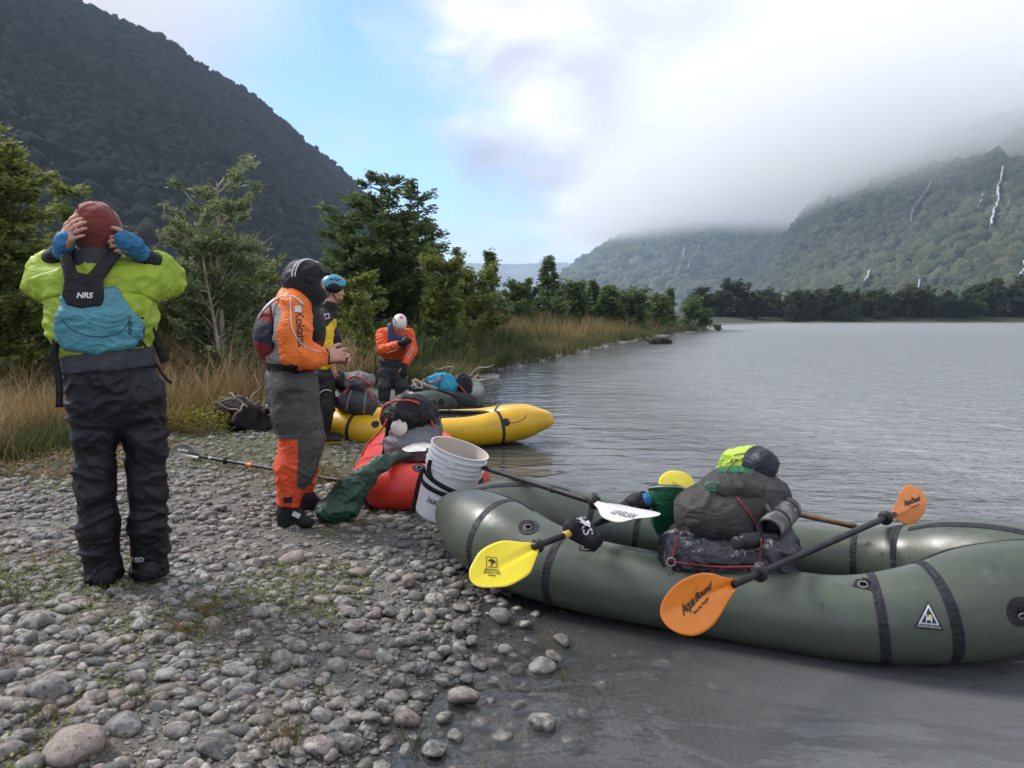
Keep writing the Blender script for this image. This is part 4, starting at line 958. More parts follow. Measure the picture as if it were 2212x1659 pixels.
# ================================================================== RAFTS
def raft_mat(name, col, rough=.37):
    m, t = new_mat(name); o = t.obj()
    c = t.mix(t.ss(t.noise(o, 3.0, 5), .3, .7), tuple(k*.86 for k in col), tuple(k*1.1 for k in col))
    mp = t.node('ShaderNodeMapping'); t.l.new(o, mp.inputs[0]); mp.inputs['Scale'].default_value = (1, 1, .22)
    run = t.ss(t.noise(mp.outputs[0], 34, 5, .6), .60, .72); drop = t.ss(t.vor(o, 75), .16, .24, 1, 0); keep = t.ss(t.noise(o, 5, 3), .50, .60)
    drop = t.math('MULTIPLY', drop, keep); silt = t.ss(t.noise(o, 16, 6, .7), .54, .72, 0, .55)
    c = t.mix(silt, c, tuple(k*.6+.07 for k in col)); c = t.mix(t.math('MULTIPLY', run, .45), c, tuple(k*.5 for k in col))
    spk = t.math('MULTIPLY', t.ss(t.vor(t.vmath('ADD', o, (3, 7, 1)), 95), .10, .15, 1, 0), t.ss(t.noise(o, 8, 4), .46, .58)); c = t.mix(t.math('MULTIPLY', spk, .7), c, tuple(k*.5+.13 for k in col))
    wet = t.math('MAXIMUM', drop, t.math('MULTIPLY', run, .8))
    b = bsdf(t, Base_Color=c, Roughness=t.math('SUBTRACT', t.ss(t.noise(o, 7, 5), .3, .7, rough-.05, rough+.10), t.math('MULTIPLY', wet, .18)))
    t.set(b, 'Specular IOR Level', .5)
    t.set(b, 'Normal', t.bump(t.math('ADD', t.math('MULTIPLY', t.noise(o, 9, 3), .8), t.math('MULTIPLY', drop, .6)), .22, .012))
    return m
m_olive = raft_mat('olive_raft_fabric', (.068, .083, .062)); m_redr = raft_mat('red_raft_fabric', (.58, .028, .014)); m_yelr = raft_mat('yellow_raft_fabric', (.60, .36, .008))
m_seam = cloth('black_seam_tape', (.018, .019, .024), .6, 700, .2, bump=.2); m_floor = cloth('black_raft_floor', (.020, .021, .024), .5, 300, .3, bump=.3)
class Raft:
    def __init__(s, label, org, ang, prof, mat, seg=36, n=12):
        """prof rows (s, w, z, r) from the first tip along the +w side to the second tip; mirrored to close the ring"""
        s.root = empty('raft', org, ang, label, 'raft'); s.mat = mat; s.seg = seg
        P = list(prof); full = P+[(a, -b, c, d_) for a, b, c, d_ in reversed(P[1:-1])]
        s.C = crv(full, n, True); s.N = len(s.C); s.half = (len(P)-1)*n
        s.tube = s._part('tube', s._rings(np.arange(s.N), 0, True), [mat]); s.tree = bvh(s.tube); s.M = Matrix.Translation(Vector(org))@Matrix.Rotation(ang, 4, 'Z'); s.Mi = s.M.inverted()
    def frame(s, i):
        n = s.N; i = np.asarray(i, float); i0 = np.floor(i).astype(int); f = (i-i0)[..., None]
        P = s.C[i0 % n]*(1-f)+s.C[(i0+1) % n]*f
        Tn = s.C[(i0+1) % n, :3]*(1-f)+s.C[(i0+2) % n, :3]*f-(s.C[(i0-1) % n, :3]*(1-f)+s.C[i0 % n, :3]*f); Tn /= np.linalg.norm(Tn, axis=-1, keepdims=True)
        up = np.array([0, 0, 1.])-Tn*Tn[..., 2:3]; up /= np.linalg.norm(up, axis=-1, keepdims=True); side = np.cross(Tn, up)
        return P[..., :3], P[..., 3], side, up
    def _rings(s, idx, off, closed, a0=0, a1=2*math.pi, na=None):
        P, r, sd_, up = s.frame(idx); na = na or s.seg; full = a1-a0 > 6.28
        a = np.linspace(a0, a1, na, endpoint=not full)
        V = P[:, None]+(r+off)[:, None, None]*(np.cos(a)[None, :, None]*sd_[:, None]+np.sin(a)[None, :, None]*up[:, None])
        return V.reshape(-1, 3), [grid_faces(len(idx), na, closed, full)]
    def _part(s, name, vf, mats, parent=None):
        return put(name, [vf], mats, parent or s.root)
    def near(s, sv, w_sign):
        """path index where the ring passes s on the given side"""
        idx = np.arange(s.N); ok = (idx <= s.half) if w_sign > 0 else (idx >= s.half); d_ = np.abs(s.C[:, 0]-sv)+np.where(ok, 0, 99); return int(np.argmin(d_))
    def band(s, sv, w_sign, wd=.034):
        i = s.near(sv, w_sign); step = np.linalg.norm(s.C[(i+1) % s.N, :3]-s.C[i, :3]); k = wd/2/step
        a = s._rings(np.linspace(i-k, i+k, 4), .0022, False); s._part('seam_tape', a, [m_seam])
    def tape(s, s0, s1, tip, ang, wd=.032):
        """strip running along the ring round a tip, at angle ang on the tube"""
        if tip == 0: i0, i1 = s.near(s0, -1)-s.N, s.near(s1, 1)
        else: i0, i1 = s.near(s0, 1), s.near(s1, -1)
        if i1 < i0: i1 += s.N
        idx = np.linspace(i0, i1, 60); r = s.frame(idx)[1].mean(); da = wd/2/r
        s._part('seam_tape', s._rings(idx, .0026, False, ang-da, ang+da, 4), [m_seam])
    def loc(s, p): return np.array(s.Mi@Vector(p))
    def hit(s, p, d_):
        """local hit of a world ray"""
        o = s.Mi@Vector(p); dv = (s.Mi.to_3x3()@Vector(d_)).normalized(); h, n, i, q = s.tree.ray_cast(o, dv, 50); return (h, n)
    def patch(s, u, v, shape, size, ring=True, mat=None, name='patch'):
        h, n = s.hit((0, 0, CAM_H), ray(u, v))
        if h is None: print('patch miss', u, v); return
        up = Vector((0, 0, 1)); xd = up.cross(n).normalized(); yd = n.cross(xd)
        if shape == 'disc': vf = ring_vf(0.0005, size, 30)
        else: vf = rect_vf(size*1.5, size, 8, 5)
        vf = (vf[0], vf[1])
        o = decal(name, refine(vf), s.tree, np.array(h), xd, yd, mat or m_seam, s.root, .003, .2)
        if ring:
            c = np.array(h+n*.010); a = np.linspace(0, 2*math.pi, 18, endpoint=False)
            pth = c+np.cos(a)[:, None]*.018*np.array(xd)+np.sin(a)[:, None]*.013*np.array((yd*.9+n*.4).normalized())-np.array(yd)*.012
            put('d_ring', [tube_vf(pth, .0021, 6, True)], [m_steel], o)
            put('ring_loop', [box_vf(np.array(h+n*.010+yd*.008), (.026, .03, .008), np.stack([np.array(xd), np.array(yd), np.array(n)], 1))], [m_web], o, smooth=False)
        return o
    def floor(s, zf=.06, shrink=.3):
        c = s.C[:, :3].copy(); n = len(c); ctr = np.array([c[:, 0].mean(), 0, 0]); V = []
        for k in np.linspace(0, 1, 6):
            q = ctr+(c-ctr)*np.array([k*.93, k*.93, 0]); q[:, 2] = zf+.03*k**3; V.append(q)
        V = np.concatenate(V); s._part('floor', (V, [grid_faces(6, n, False, True)]), [m_floor])
def refine(vf):
    """subdivide a disc/strip decal so that it follows curvature"""
    co, F = vf
    if len(F[0]) == 4 and len(F) < 40 and np.linalg.norm(co[F[0][0]]) < .001:
        n = len(co)//2; R = np.linalg.norm(co[n]); rings = [co[n:]*k for k in (.02, .35, .7, 1.0)]
        return np.concatenate(rings), grid_faces(4, n).tolist()
    return vf

# --- near olive raft
OL = Raft('large olive green raft at the water edge loaded with the big grey pack', (1.189, 3.741, 0), math.radians(-25.3),
   [(-1.67, 0, .300, .115), (-1.50, .115, .275, .195), (-1.25, .255, .245, .222), (-1.0, .345, .205, .198), (-.72, .395, .178, .176), (-.3, .41, .165, .168), (.1, .41, .160, .168), (.42, .405, .166, .172), (.68, .355, .205, .195), (.90, .25, .255, .225), (1.14, .12, .30, .205), (1.32, 0, .33, .12)], m_olive)
for sv in (-.98, -.70, .45, .66): OL.band(sv, 1)
for sv in (-.84, -1.24, .53, .74): OL.band(sv, -1)
OL.tape(-1.12, -1.12, 0, math.radians(70)); OL.tape(.72, .72, 1, math.radians(70))
OL.floor()
OL.patch(1142, 1138, 'disc', .052); OL.patch(1268, 1182, 'rect', .050); OL.patch(1867, 1262, 'rect', .052); OL.patch(2207, 1322, 'disc', .056)
# triangular maker's badge
h_, n_ = OL.hit((0, 0, CAM_H), ray(2006, 1334)); xd_ = Vector((0, 0, 1)).cross(n_).normalized(); yd_ = n_.cross(xd_)
def tri(k): return refine_poly([(-.052*k, -.045*k), (.052*k, -.045*k), (0, .062*k)], 6)
def refine_poly(pts, m):
    A_, B_, C_ = [np.array(q) for q in pts]; V, idx, F = [], {}, []
    for i in range(m+1):
        for j in range(m+1-i): idx[i, j] = len(V); q = A_+(B_-A_)*i/m+(C_-A_)*j/m; V.append((q[0], q[1], 0))
    for i in range(m):
        for j in range(m-i):
            F.append([idx[i, j], idx[i+1, j], idx[i, j+1]])
            if j < m-i-1: F.append([idx[i+1, j], idx[i+1, j+1], idx[i, j+1]])
    return np.array(V), F
bd = decal('badge', tri(1.0), OL.tree, np.array(h_), xd_, yd_, m_print_k, OL.root, .003)
decal('badge_print', tri(.82), OL.tree, np.array(h_), xd_, yd_, m_print_w, bd, .0045)
decal('badge_print', refine_poly([(-.027, -.020), (.027, -.020), (0, .036)], 4), OL.tree, np.array(h_), xd_, yd_, flat_mat('badge_navy', (.02, .022, .045)), bd, .006)
decal('badge_print', (ring_vf(.0004, .008, 14)), OL.tree, np.array(h_)+np.array(xd_)*.004+np.array(yd_)*.004, xd_, yd_, flat_mat('badge_sun', (.75, .55, .05)), bd, .0072)
lam = poly_vf([(-.012, -.017), (-.009, -.017), (-.008, -.006), (.006, -.006), (.007, -.017), (.010, -.017), (.011, .003), (.013, .007), (.009, .005), (-.006, .004), (-.007, .016), (-.013, .017), (-.013, .013), (-.010, .012), (-.011, .0)])
decal('badge_print', lam, OL.tree, np.array(h_)-np.array(yd_)*.003, xd_, yd_, m_print_w, bd, .0084)
decal('badge_print', text_mesh('ALPACKA RAFT', .0135, 0, .0006), OL.tree, np.array(h_)-np.array(yd_)*.030, xd_, yd_, m_print_k, bd, .0075)

# --- red raft, stern towards the shingle
RD = Raft('red raft pulled up on the shingle under the black and grey pack', (-.81, 6.60, gz(-.7, 6.5)), math.radians(99),
   [(-1.08, 0, .19, .165), (-1.05, .20, .19, .170), (-.90, .335, .185, .170), (-.55, .355, .165, .160), (0, .33, .15, .15), (.5, .29, .15, .15), (.85, .2, .17, .15), (1.02, 0, .20, .12)], m_redr, 30, 10)
for sv in (-.98, -.62, .2): RD.band(sv, 1); RD.band(sv, -1)
RD.tape(-.95, -.95, 0, math.radians(75)); RD.floor()
RD.patch(905, 1010, 'disc', .050)
# --- yellow raft, bow in the river
YL = Raft('yellow raft with its bow in the river behind the red raft', (-.86, 8.93, .0), math.radians(-3),
   [(-1.22, 0, .25, .15), (-1.10, .20, .22, .18), (-.82, .36, .175, .165), (-.4, .40, .155, .155), (.1, .40, .155, .155), (.45, .37, .165, .165), (.75, .26, .20, .185), (1.02, .12, .235, .175), (1.24, 0, .25, .10)], m_yelr, 30, 10)
for sv in (-.85, .12, .72): YL.band(sv, 1); YL.band(sv, -1)
YL.floor(.09)
YL.patch(811, 916, 'disc', .045, False); YL.patch(1093, 912, 'disc', .045, False)
dk = [(math.cos(a)*.58*(1-.15*math.cos(a))+.12, math.sin(a)*.30) for a in np.linspace(0, 2*math.pi, 40, endpoint=False)]
pth = np.array([(x, y, .295+.05*max(0, x-.3)) for x, y in dk])
cm = put('coaming', [tube_vf(pth, .022, 8, True)], [m_black], YL.root)
Vd = np.concatenate([pth*np.array([k, k, 1])+np.array([.12*(1-k), 0, -.15*(1-k**3)+.0]) + np.stack([np.zeros(40), np.zeros(40), .03*(vn(pth*9*k+k*5, 7)-.5)], -1) for k in (1, .9, .75, .55, .3, .02)])
put('spray_deck', [(Vd, [grid_faces(6, 40, False, True)])], [cloth('wrinkled_spray_deck', (.022, .024, .030), .4, 300, .3, bump=.8)], YL.root)
put('bow_line', [tube_vf(crv([YL.loc(at_d(u, v, q)) for u, v, q in ((1094, 910, 8.55), (1108, 913, 8.5), (1122, 910, 8.5), (1134, 902, 8.52), (1138, 896, 8.55))], 6), .006, 6)], [cloth('red_cord', (.30, .06, .04), .8)], YL.root)
# --- far olive raft
FO = Raft('small olive raft farthest along the shore under the teal bag', (-1.02, 12.2, .0), math.radians(80),
   [(-1.1, 0, .22, .16), (-1.0, .2, .21, .175), (-.75, .35, .18, .165), (-.3, .40, .155, .155), (.3, .40, .155, .155), (.8, .25, .2, .165), (1.1, 0, .28, .11)], m_olive, 26, 8)
for sv in (-.85, -.3): FO.band(sv, 1); FO.band(sv, -1)
FO.floor(); FO.patch(935, 872, 'disc', .05, False); FO.patch(953, 868, 'disc', .05, False)
# ================================================================== PADDLES
m_shaft = plastic('black_paddle_shaft', (.012, .012, .014), .45, .2, .35); m_rub = plastic('black_rubber_ring', (.012, .012, .013), .6, .1)
def blade_mesh(name, base, d_, w_, L_, up_tab, dn_tab, mat, parent, loc, spoon=.03, rib=.010, th=.006, fold=.0):
    """spoon blade: base point, axis d_, width direction w_; half widths tabulated along the blade"""
    d_, w_ = A3(d_)/np.linalg.norm(d_), A3(w_); w_ = w_-d_*(w_@d_); w_ /= np.linalg.norm(w_); n = np.cross(d_, w_)
    t_ = np.sin(np.linspace(0, math.pi/2, 34)); x = np.linspace(-1, 1, 19); tt, xx = np.meshgrid(t_, x, indexing='ij')
    k = np.linspace(0, 1, len(up_tab)); hu = np.interp(tt, k, up_tab); hd_ = np.interp(tt, k, dn_tab)
    up_tab, dn_tab = up_tab[:-1]+[up_tab[-2]*.92], dn_tab[:-1]+[dn_tab[-2]*.92]; cu_ = crv(np.stack([k, up_tab], 1), 8); cd_ = crv(np.stack([k, dn_tab], 1), 8); hu = np.interp(tt, cu_[:, 0], np.maximum(cu_[:, 1], 0)); hd_ = np.interp(tt, cd_[:, 0], np.maximum(cd_[:, 1], 0))
    rd = np.sqrt(np.maximum(1-np.clip((tt-.70)/.30, 0, 1)**2, 0)); hu, hd_ = hu*rd+1e-4, hd_*rd+1e-4
    y = np.where(xx > 0, xx*hu, xx*hd_)
    z = spoon*np.sin(tt*1.5)**2*.8 - spoon*.9*np.minimum((y/.10)**2, 1.2)*np.sin(np.clip(tt*2.2, 0, 1.57)) + rib*np.exp(-(y/.014)**2)*(1-tt)**1.2 - fold*np.abs(y)
    half = th/2*(1-.75*np.maximum(xx**2, tt**6))
    P = lambda s_: A3(base)+tt[..., None]*L_*d_+y[..., None]*w_+(z+s_*half)[..., None]*n-loc
    a, b_ = P(1).reshape(-1, 3), P(-1).reshape(-1, 3); F = grid_faces(34, 19); N = len(a)
    rim = [i*19 for i in range(34)]+[33*19+j for j in range(1, 19)]+[i*19+18 for i in range(32, -1, -1)]+[j for j in range(17, 0, -1)]
    rf = np.array([[rim[i], rim[(i+1) % len(rim)], rim[(i+1) % len(rim)]+N, rim[i]+N] for i in range(len(rim))])
    return put(name, [(np.concatenate([a, b_]), [F, F[:, ::-1]+N, rf[:, ::-1]])], [mat], parent), n
def shaft_parts(root, loc, a, b_, rings=(), r=.0150, mat=None):
    a, b_ = A3(a), A3(b_); put('shaft', [tube_vf(np.linspace(a-loc, b_-loc, 12), r, 14)], [mat or m_shaft], root); dv = (b_-a)/np.linalg.norm(b_-a)
    for q, rr, ln, m in rings:
        c = a+(b_-a)*q-loc; put('drip_ring' if m is m_rub else 'collar', [tube_vf(np.array([c-dv*ln/2, c-dv*ln*.3, c+dv*ln*.3, c+dv*ln/2]), np.array([r*1.05, rr, rr, r*1.05]), 18)], [m], root)
def lay(name, txt, tgt, loc, org, xd, yd, mat, par, **kw): return decal(name, txt, tgt, A3(org)-loc, xd, yd, mat, par, .0012, .15, **kw)
W3 = lambda v: np.array(v)
CAMV = W3((0, 0, CAM_H))
UP_A = [.016, .040, .072, .090, .092, .085, .0]; DN_A = [.016, .045, .080, .102, .108, .100, .0]
# orange paddle lying across the olive raft
m_orb = plastic('orange_blade', (.74, .21, .010), .32, .12); m_orb2 = m_orb
def paddle_orange():
    a, b_ = W3(at_z(1592, 1259, .40)), W3(at_z(1926, 1113, .42)); dv = (b_-a)/np.linalg.norm(b_-a); loc = (a+b_)/2
    root = empty('paddle', loc, 0, 'black shaft paddle with two orange blades lying across the olive raft', 'paddle')
    shaft_parts(root, loc, a-dv*.03, b_+dv*.03, ((.13, .036, .018, m_rub), (.93, .036, .018, m_rub)))
    wv = W3((-.30, .10, 1))
    bl, n = blade_mesh('blade', a, -dv, wv, .46, UP_A, DN_A, m_orb, root, loc, .018, .012, .006, .07)
    tc = CAMV-b_; tc /= np.linalg.norm(tc)
    bl2, n2 = blade_mesh('blade', b_, dv, W3((-.25, .0, 1)), .42, DN_A, UP_A, m_orb, root, loc, .018, .012, .006, .07)
    for bq, org, xd, yd, nm, sz in ((bl, W3(at_d(1502, 1292, 2.9)), (1, .35, .28), (-.15, -.1, 1), n, .044), (bl2, W3(at_d(1970, 1082, 4.4)), (1, .1, .22), (-.2, .2, 1), n2, .042)):
        tree = bvh(bq); o = Vector(CAMV-loc); dr = Vector(A3(org)-CAMV).normalized(); h, nn_, i, q = tree.ray_cast(o, dr, 20)
        if h is None: print('blade text miss'); continue
        nn_ = nn_ if nn_.dot(dr) < 0 else -nn_; xd = Vector(xd); xd = (xd-nn_*xd.dot(nn_)).normalized(); yd = nn_.cross(xd)
        decal('lettering', text_mesh('Aqua Bound', sz, .3, .001, .85), tree, h, xd, yd, m_print_k, bq, .0025)
        decal('lettering', text_mesh('Manta Ray Fiberglass', sz*.30, 0, .0003), tree, h-yd*sz*.72+xd*.01, xd, yd, m_print_k, bq, .0025)
        vf = ring_vf(.008, .0095, 12, 0, math.pi); decal('lettering', vf, tree, h+yd*sz*.55+xd*.012, xd, yd, m_print_k, bq, .0025)
paddle_orange()
m_yeb = plastic('yellow_blade', (.78, .64, .025), .35, .12)
def paddle_yellow():
    a, b_ = W3(at_d(1162, 1178, 3.42)), W3(at_d(1424, 1080, 4.05)); dv = (b_-a)/np.linalg.norm(b_-a); loc = (a+b_)/2
    root = empty('paddle', loc, 0, 'black shaft paddle with two yellow blades resting on the end of the olive raft', 'paddle')
    m_tan = plastic('tan_grip', (.62, .38, .06), .5, .2)
    shaft_parts(root, loc, a-dv*.03, b_+dv*.03, ((.03, .032, .02, m_rub), (.225, .0175, .045, m_tan)))
    tocam = CAMV-a; tocam /= np.linalg.norm(tocam); wv = np.cross(tocam*.8+W3((.1, 0, .5)), dv)
    U = [.014, .050, .088, .100, .098, .080, .0]; D_ = [.014, .055, .092, .100, .096, .075, .0]
    bl, n = blade_mesh('blade', a, -dv*.55+W3((-.55, -.35, -.25)), wv, .36, U, D_, m_yeb, root, loc, .012, .010)
    tc = CAMV-b_; tc /= np.linalg.norm(tc)
    bl2, n2 = blade_mesh('blade', b_, dv+W3((-.18, 0, .06)), np.cross(tc+W3((0, 0, .2)), dv), .38, U, D_, m_yeb, root, loc, .012, .010)
    for bq, uv, q_ in ((bl, (1062, 1215), 3.3), (bl2, (1463, 1052), 4.3)):
        tree = bvh(bq); dr = Vector(A3(at_d(*uv, q_))-CAMV).normalized(); h, nn_, i, q = tree.ray_cast(Vector(CAMV-loc), dr, 20)
        if h is None: print('yellow logo miss', uv); continue
        nn_ = nn_ if nn_.dot(dr) < 0 else -nn_; xd = Vector((1, 0, .05)); xd = (xd-nn_*xd.dot(nn_)).normalized(); yd = nn_.cross(xd)
        s_ = .024
        fr_ = [[-s_, -s_], [s_, -s_], [s_, s_], [-s_, s_]]; ou = np.array([[x, y, 0] for x, y in fr_]+[[x*.88, y*.88, 0] for x, y in fr_]); F = [[i, (i+1) % 4, (i+1) % 4+4, i+4] for i in range(4)]
        decal('lettering', (ou, F), tree, h, xd, yd, m_print_k, bq, .0025)
        tree_p = poly_vf([(-.003, -.018), (.003, -.018), (.003, -.004), (.018, -.002), (.015, .008), (.002, .016), (-.008, .014), (-.018, .003), (-.012, .002), (-.003, .004)])
        decal('lettering', tree_p, tree, h, xd, yd, m_print_k, bq, .0026)
        decal('lettering', text_mesh('BENDING', .014, 0, .0003), tree, h-yd*.036, xd, yd, m_print_k, bq, .0026)
        decal('lettering', text_mesh('BRANCHES', .014, 0, .0003), tree, h-yd*.049, xd, yd, m_print_k, bq, .0026)
        decal('lettering', text_mesh('Bounce', .010, 0, .0005), tree, h-yd*.061, xd, yd, m_print_k, bq, .0026)
paddle_yellow()
m_whb = plastic('white_blade', (.50, .50, .50), .35, .12)
def paddle_white():
    a, b_ = W3(at_d(1286, 1086, 3.88)), W3(at_d(926, 973, 5.6)); dv = (b_-a)/np.linalg.norm(b_-a); loc = (a+b_)/2
    root = empty('paddle', loc, 0, 'black shaft paddle with two white blades reaching from red raft to olive raft', 'paddle')
    shaft_parts(root, loc, a-dv*.02, b_+dv*.02, ((.012, .034, .02, m_rub), (.20, .019, .03, m_rub)))
    U = [.014, .04, .075, .09, .088, .07, .0]; D_ = [.014, .045, .085, .095, .09, .06, .0]
    tc = CAMV-a; tc /= np.linalg.norm(tc); wv = np.cross(tc*.33+W3((0.1, -.1, 1)), dv)
    bl, n = blade_mesh('blade', a, -dv, -wv, .47, U, D_, m_whb, root, loc, .04, .010)
    tc = CAMV-b_; tc /= np.linalg.norm(tc)
    blade_mesh('blade', b_, dv, np.cross(tc*.6+W3((0, 0, .8)), dv), .42, U, D_, m_whb, root, loc, .02, .010)
    tree = bvh(bl); dr = Vector(A3(at_d(1350, 1112, 3.7))-CAMV).normalized(); h, nn_, i, q = tree.ray_cast(Vector(CAMV-loc), dr, 20)
    if h is not None:
        nn_ = nn_ if nn_.dot(dr) < 0 else -nn_; xd = Vector(-dv); xd = (xd-nn_*xd.dot(nn_)).normalized(); yd = nn_.cross(xd)
        decal('lettering', text_mesh('LEVELSIX', .042, .25, .0003, 1.05), tree, h-xd*.012, xd, yd, m_print_k, bl, .0042)
    else: print('white text miss')
paddle_white()
def paddle_black():
    def on(u, v, up): return W3(march(u, v, 4.5, 11, up)[0])
    a, b_ = on(432, 986, .06), on(760, 1042, .05); dv = (b_-a)/np.linalg.norm(b_-a); loc = (a+b_)/2
    root = empty('paddle', loc, 0, 'black paddle lying on the shingle between the lime and orange jackets', 'paddle')
    m_og = plastic('orange_grip', (.70, .16, .02), .5, .1)
    shaft_parts(root, loc, a, b_, ((.19, .034, .02, m_rub), (.36, .0185, .075, m_og), (.08, .0175, .02, m_whb)), .0155)
    bl, n = blade_mesh('blade', a, -dv+W3((0, 0, .03)), np.cross(W3((0, -.85, .5)), dv), .44, UP_A, DN_A, m_shaft, root, loc, .015, .010)
    tree = bvh(bl); dr = Vector(A3(at_d(395, 972, 7.3))-CAMV).normalized(); h, nn_, i, q = tree.ray_cast(Vector(CAMV-loc), dr, 20)
    if h is not None:
        nn_ = nn_ if nn_.dot(dr) < 0 else -nn_; xd = Vector(dv); xd = (xd-nn_*xd.dot(nn_)).normalized(); yd = nn_.cross(xd)
        decal('lettering', text_mesh('Aqua Bound', .038, .3, .0003, .85), tree, h, xd, yd, m_refl, bl, .003)
paddle_black()

# ================================================================== PACKS, BAGS, BUCKET, NET
def Frame(name, label, cat, u, v, dep): return Figure(u, v, dep, label, None, name, cat, False)
m_pack = cloth('grey_pack_cloth', (.046, .044, .043), .75, 300, .25, dirt=.2); m_bagk = cloth('black_drybag', (.015, .015, .022), .38, 260, .3, spec=.55, bump=.35)
m_limeb = cloth('lime_drybag', (.36, .52, .05), .5, 300, .15); m_net = cloth('green_netting', (.015, .13, .055), .7, 200, .4, bump=.6); m_cord = cloth('red_black_cord', (.28, .035, .035), .7, 900)
m_slate = cloth('slate_bag', (.040, .043, .050), .5, 300, .2); m_greyb = cloth('grey_bag', (.14, .145, .155), .6, 300, .2); m_coral = cloth('coral_trim', (.52, .07, .05), .6)
m_tealb = cloth('teal_bag', (.010, .22, .34), .45, 300, .2); m_wood = cloth('worn_wood', (.17, .10, .055), .7, 90, .3); m_pale = plastic('pale_foam_disc', (.60, .58, .53), .6, .1)
m_sack = cloth('dark_green_sack', (.012, .052, .030), .5, 300, .25, spec=.5, bump=.25); m_tan2 = cloth('grey_strap', (.10, .095, .09), .7, 600)
def cord(name, pts, r, mat, root, n=6): return put(name, [tube_vf(crv(pts, n), r, 6)], [mat], root)
def big_pack():
    f = Frame('backpack', 'large dark grey backpack strapped across the olive raft', 'backpack', 1580, 1215, 3.72); L, root = f.L, f.root
    pr = [Ell(L(1560, 1110, -.06), (.215, .17, .155), None, .05), Ell(L(1620, 1085, .02), (.19, .17, .15), None, .06), Ell(L(1525, 1120, .02), (.13, .17, .11), None, .06), Ell(L(1585, 1045, .02), (.14, .13, .065), None, .06), Box(L(1585, 1140, .02), (.22, .17, .09), .08, None, .05)]
    body = solid('pack_body', pr, .0085, [m_pack], root, lambda P, N: creases((6, 6, 7), .012, 201, 2.0, .3, .8)(P, N)+creases((4, 4, 15), .005, 205)(P, N))
    # lid, side pouch, straps
    solid('lid', [Ell(L(1575, 1050, -.06), (.135, .12, .060), None, .04), Ell(L(1615, 1055, -.03), (.10, .12, .055), None, .04)], .008, [m_pack], root, creases((12, 12, 18), .012, 207))
    solid('side_pouch', [Ell(L(1660, 1105, -.05), (.075, .10, .10), None, .03)], .008, [m_pack], root, creases((14, 14, 10), .010, 209))
    piping('compression_cord', body, [L(u, v) for u, v in ((1592, 1058), (1618, 1090), (1638, 1130), (1645, 1170))], Y1, .004, m_cord, root, .006)
    cord('shoulder_strap', [L(1655, 1090, -.17), L(1668, 1110, -.18), L(1690, 1128, -.14), L(1700, 1120, -.1)], .010, m_tan2, root)
    o = [L(1540+17*math.cos(a), 1051+9*math.sin(a), -.17) for a in np.linspace(0, 2*math.pi, 18)]
    cord('cord_loop', o+[L(1565, 1043, -.15), L(1578, 1030, -.10)], .0042, plastic('green_cord', (.01, .22, .11), .5, .1), root, 3)
    for u, v, sz in ((1652, 1105, .018), (1598, 1022, .016)): put('buckle', [box_vf(L(u, v, -.14), (sz*1.6, .012, sz))], [m_tan2], root, smooth=False)
    b2 = Frame('dry_bag', 'wet black dry bag lying flat beneath the large grey backpack', 'bag', 1575, 1235, 3.66); L2, r2 = b2.L, b2.root
    pr = [Box(L2(1575, 1195, -.02), (.285, .22, .085), .06, None, .05), Ell(L2(1485, 1188, -.06), (.11, .17, .09), None, .05), Ell(L2(1660, 1182, -.04), (.12, .18, .11), None, .05), Ell(L2(1560, 1205, -.17), (.22, .09, .07), None, .04)]
    bag = solid('bag', pr, .0085, [m_bagk], r2, lambda P, N: creases((9, 9, 16), .016, 211, 2.0, .5, .5)(P, N)+creases((20, 20, 26), .006, 213)(P, N))
    for pts in (((1462, 1160), (1456, 1190), (1450, 1213)), ((1645, 1165), (1642, 1195), (1640, 1222)), ((1450, 1213), (1500, 1220), (1560, 1225), (1640, 1224))):
        cord('lashing_cord', [L2(u, v, -.275) for u, v in pts], .0042, m_cord, r2)
    for u, v in ((1450, 1214), (1640, 1224)): put('tie_ring', [tube_vf(np.array([L2(u+9*math.cos(a), v+9*math.sin(a), -.28) for a in np.linspace(0, 2*math.pi, 16, endpoint=False)]), .0032, 6, True)], [m_steel], r2)
    put('strap', [ribbon(crv([L2(1440, 1180, -.20), L2(1441, 1210, -.235), L2(1452, 1245, -.262), L2(1466, 1272, -.275)], 6), .026, .004, (1, .1, 0))], [m_tan2], r2)
    put('strap', [ribbon(crv([L2(1440, 1200, -.215), L2(1455, 1220, -.24), L2(1478, 1247, -.255)], 6), .022, .004, (1, .1, 0))], [m_web], r2)
    # rolled pad
    q = Frame('sleeping_pad', 'grey camouflage foam roll strapped to the side of the grey backpack', 'pad', 1685, 1160, 3.42); L3, r3 = q.L, q.root
    m_camo, t = new_mat('camouflage_foam'); o = t.obj(); bsdf(t, Base_Color=t.ramp(t.vor(o, 26, out='Color'), [(.25, (.05, .05, .052)), (.5, (.10, .10, .10)), (.75, (.17, .17, .17))]), Roughness=.6)
    p0, p1 = L3(1662, 1146, 0), L3(1704, 1098, .20); ax = np.linspace(p0, p1, 8)
    outer = tube_vf(ax, .058, 26, caps=False); inner = tube_vf(ax+(p0-p1)*.002, .050, 26, caps=False); inner = (inner[0], [inner[1][0][:, ::-1]])
    lip0 = (np.concatenate([outer[0][:26], inner[0][:26]]), [grid_faces(2, 26, False, True)]); lip1 = (np.concatenate([outer[0][-26:], inner[0][-26:]]), [grid_faces(2, 26, False, True)])
    pr_ = put('roll', [outer, inner, lip0, lip1], [m_camo], r3); put('inner_roll', [tube_vf(np.linspace(p0+(p1-p0)*.12, p1, 4), .034, 18)], [m_dark], r3)
    for k in (.4, .85): put('strap', [tube_vf(np.array([p0+(p1-p0)*(k-.02), p0+(p1-p0)*(k+.02)]), .0605, 26, caps=False)], [m_web], r3)
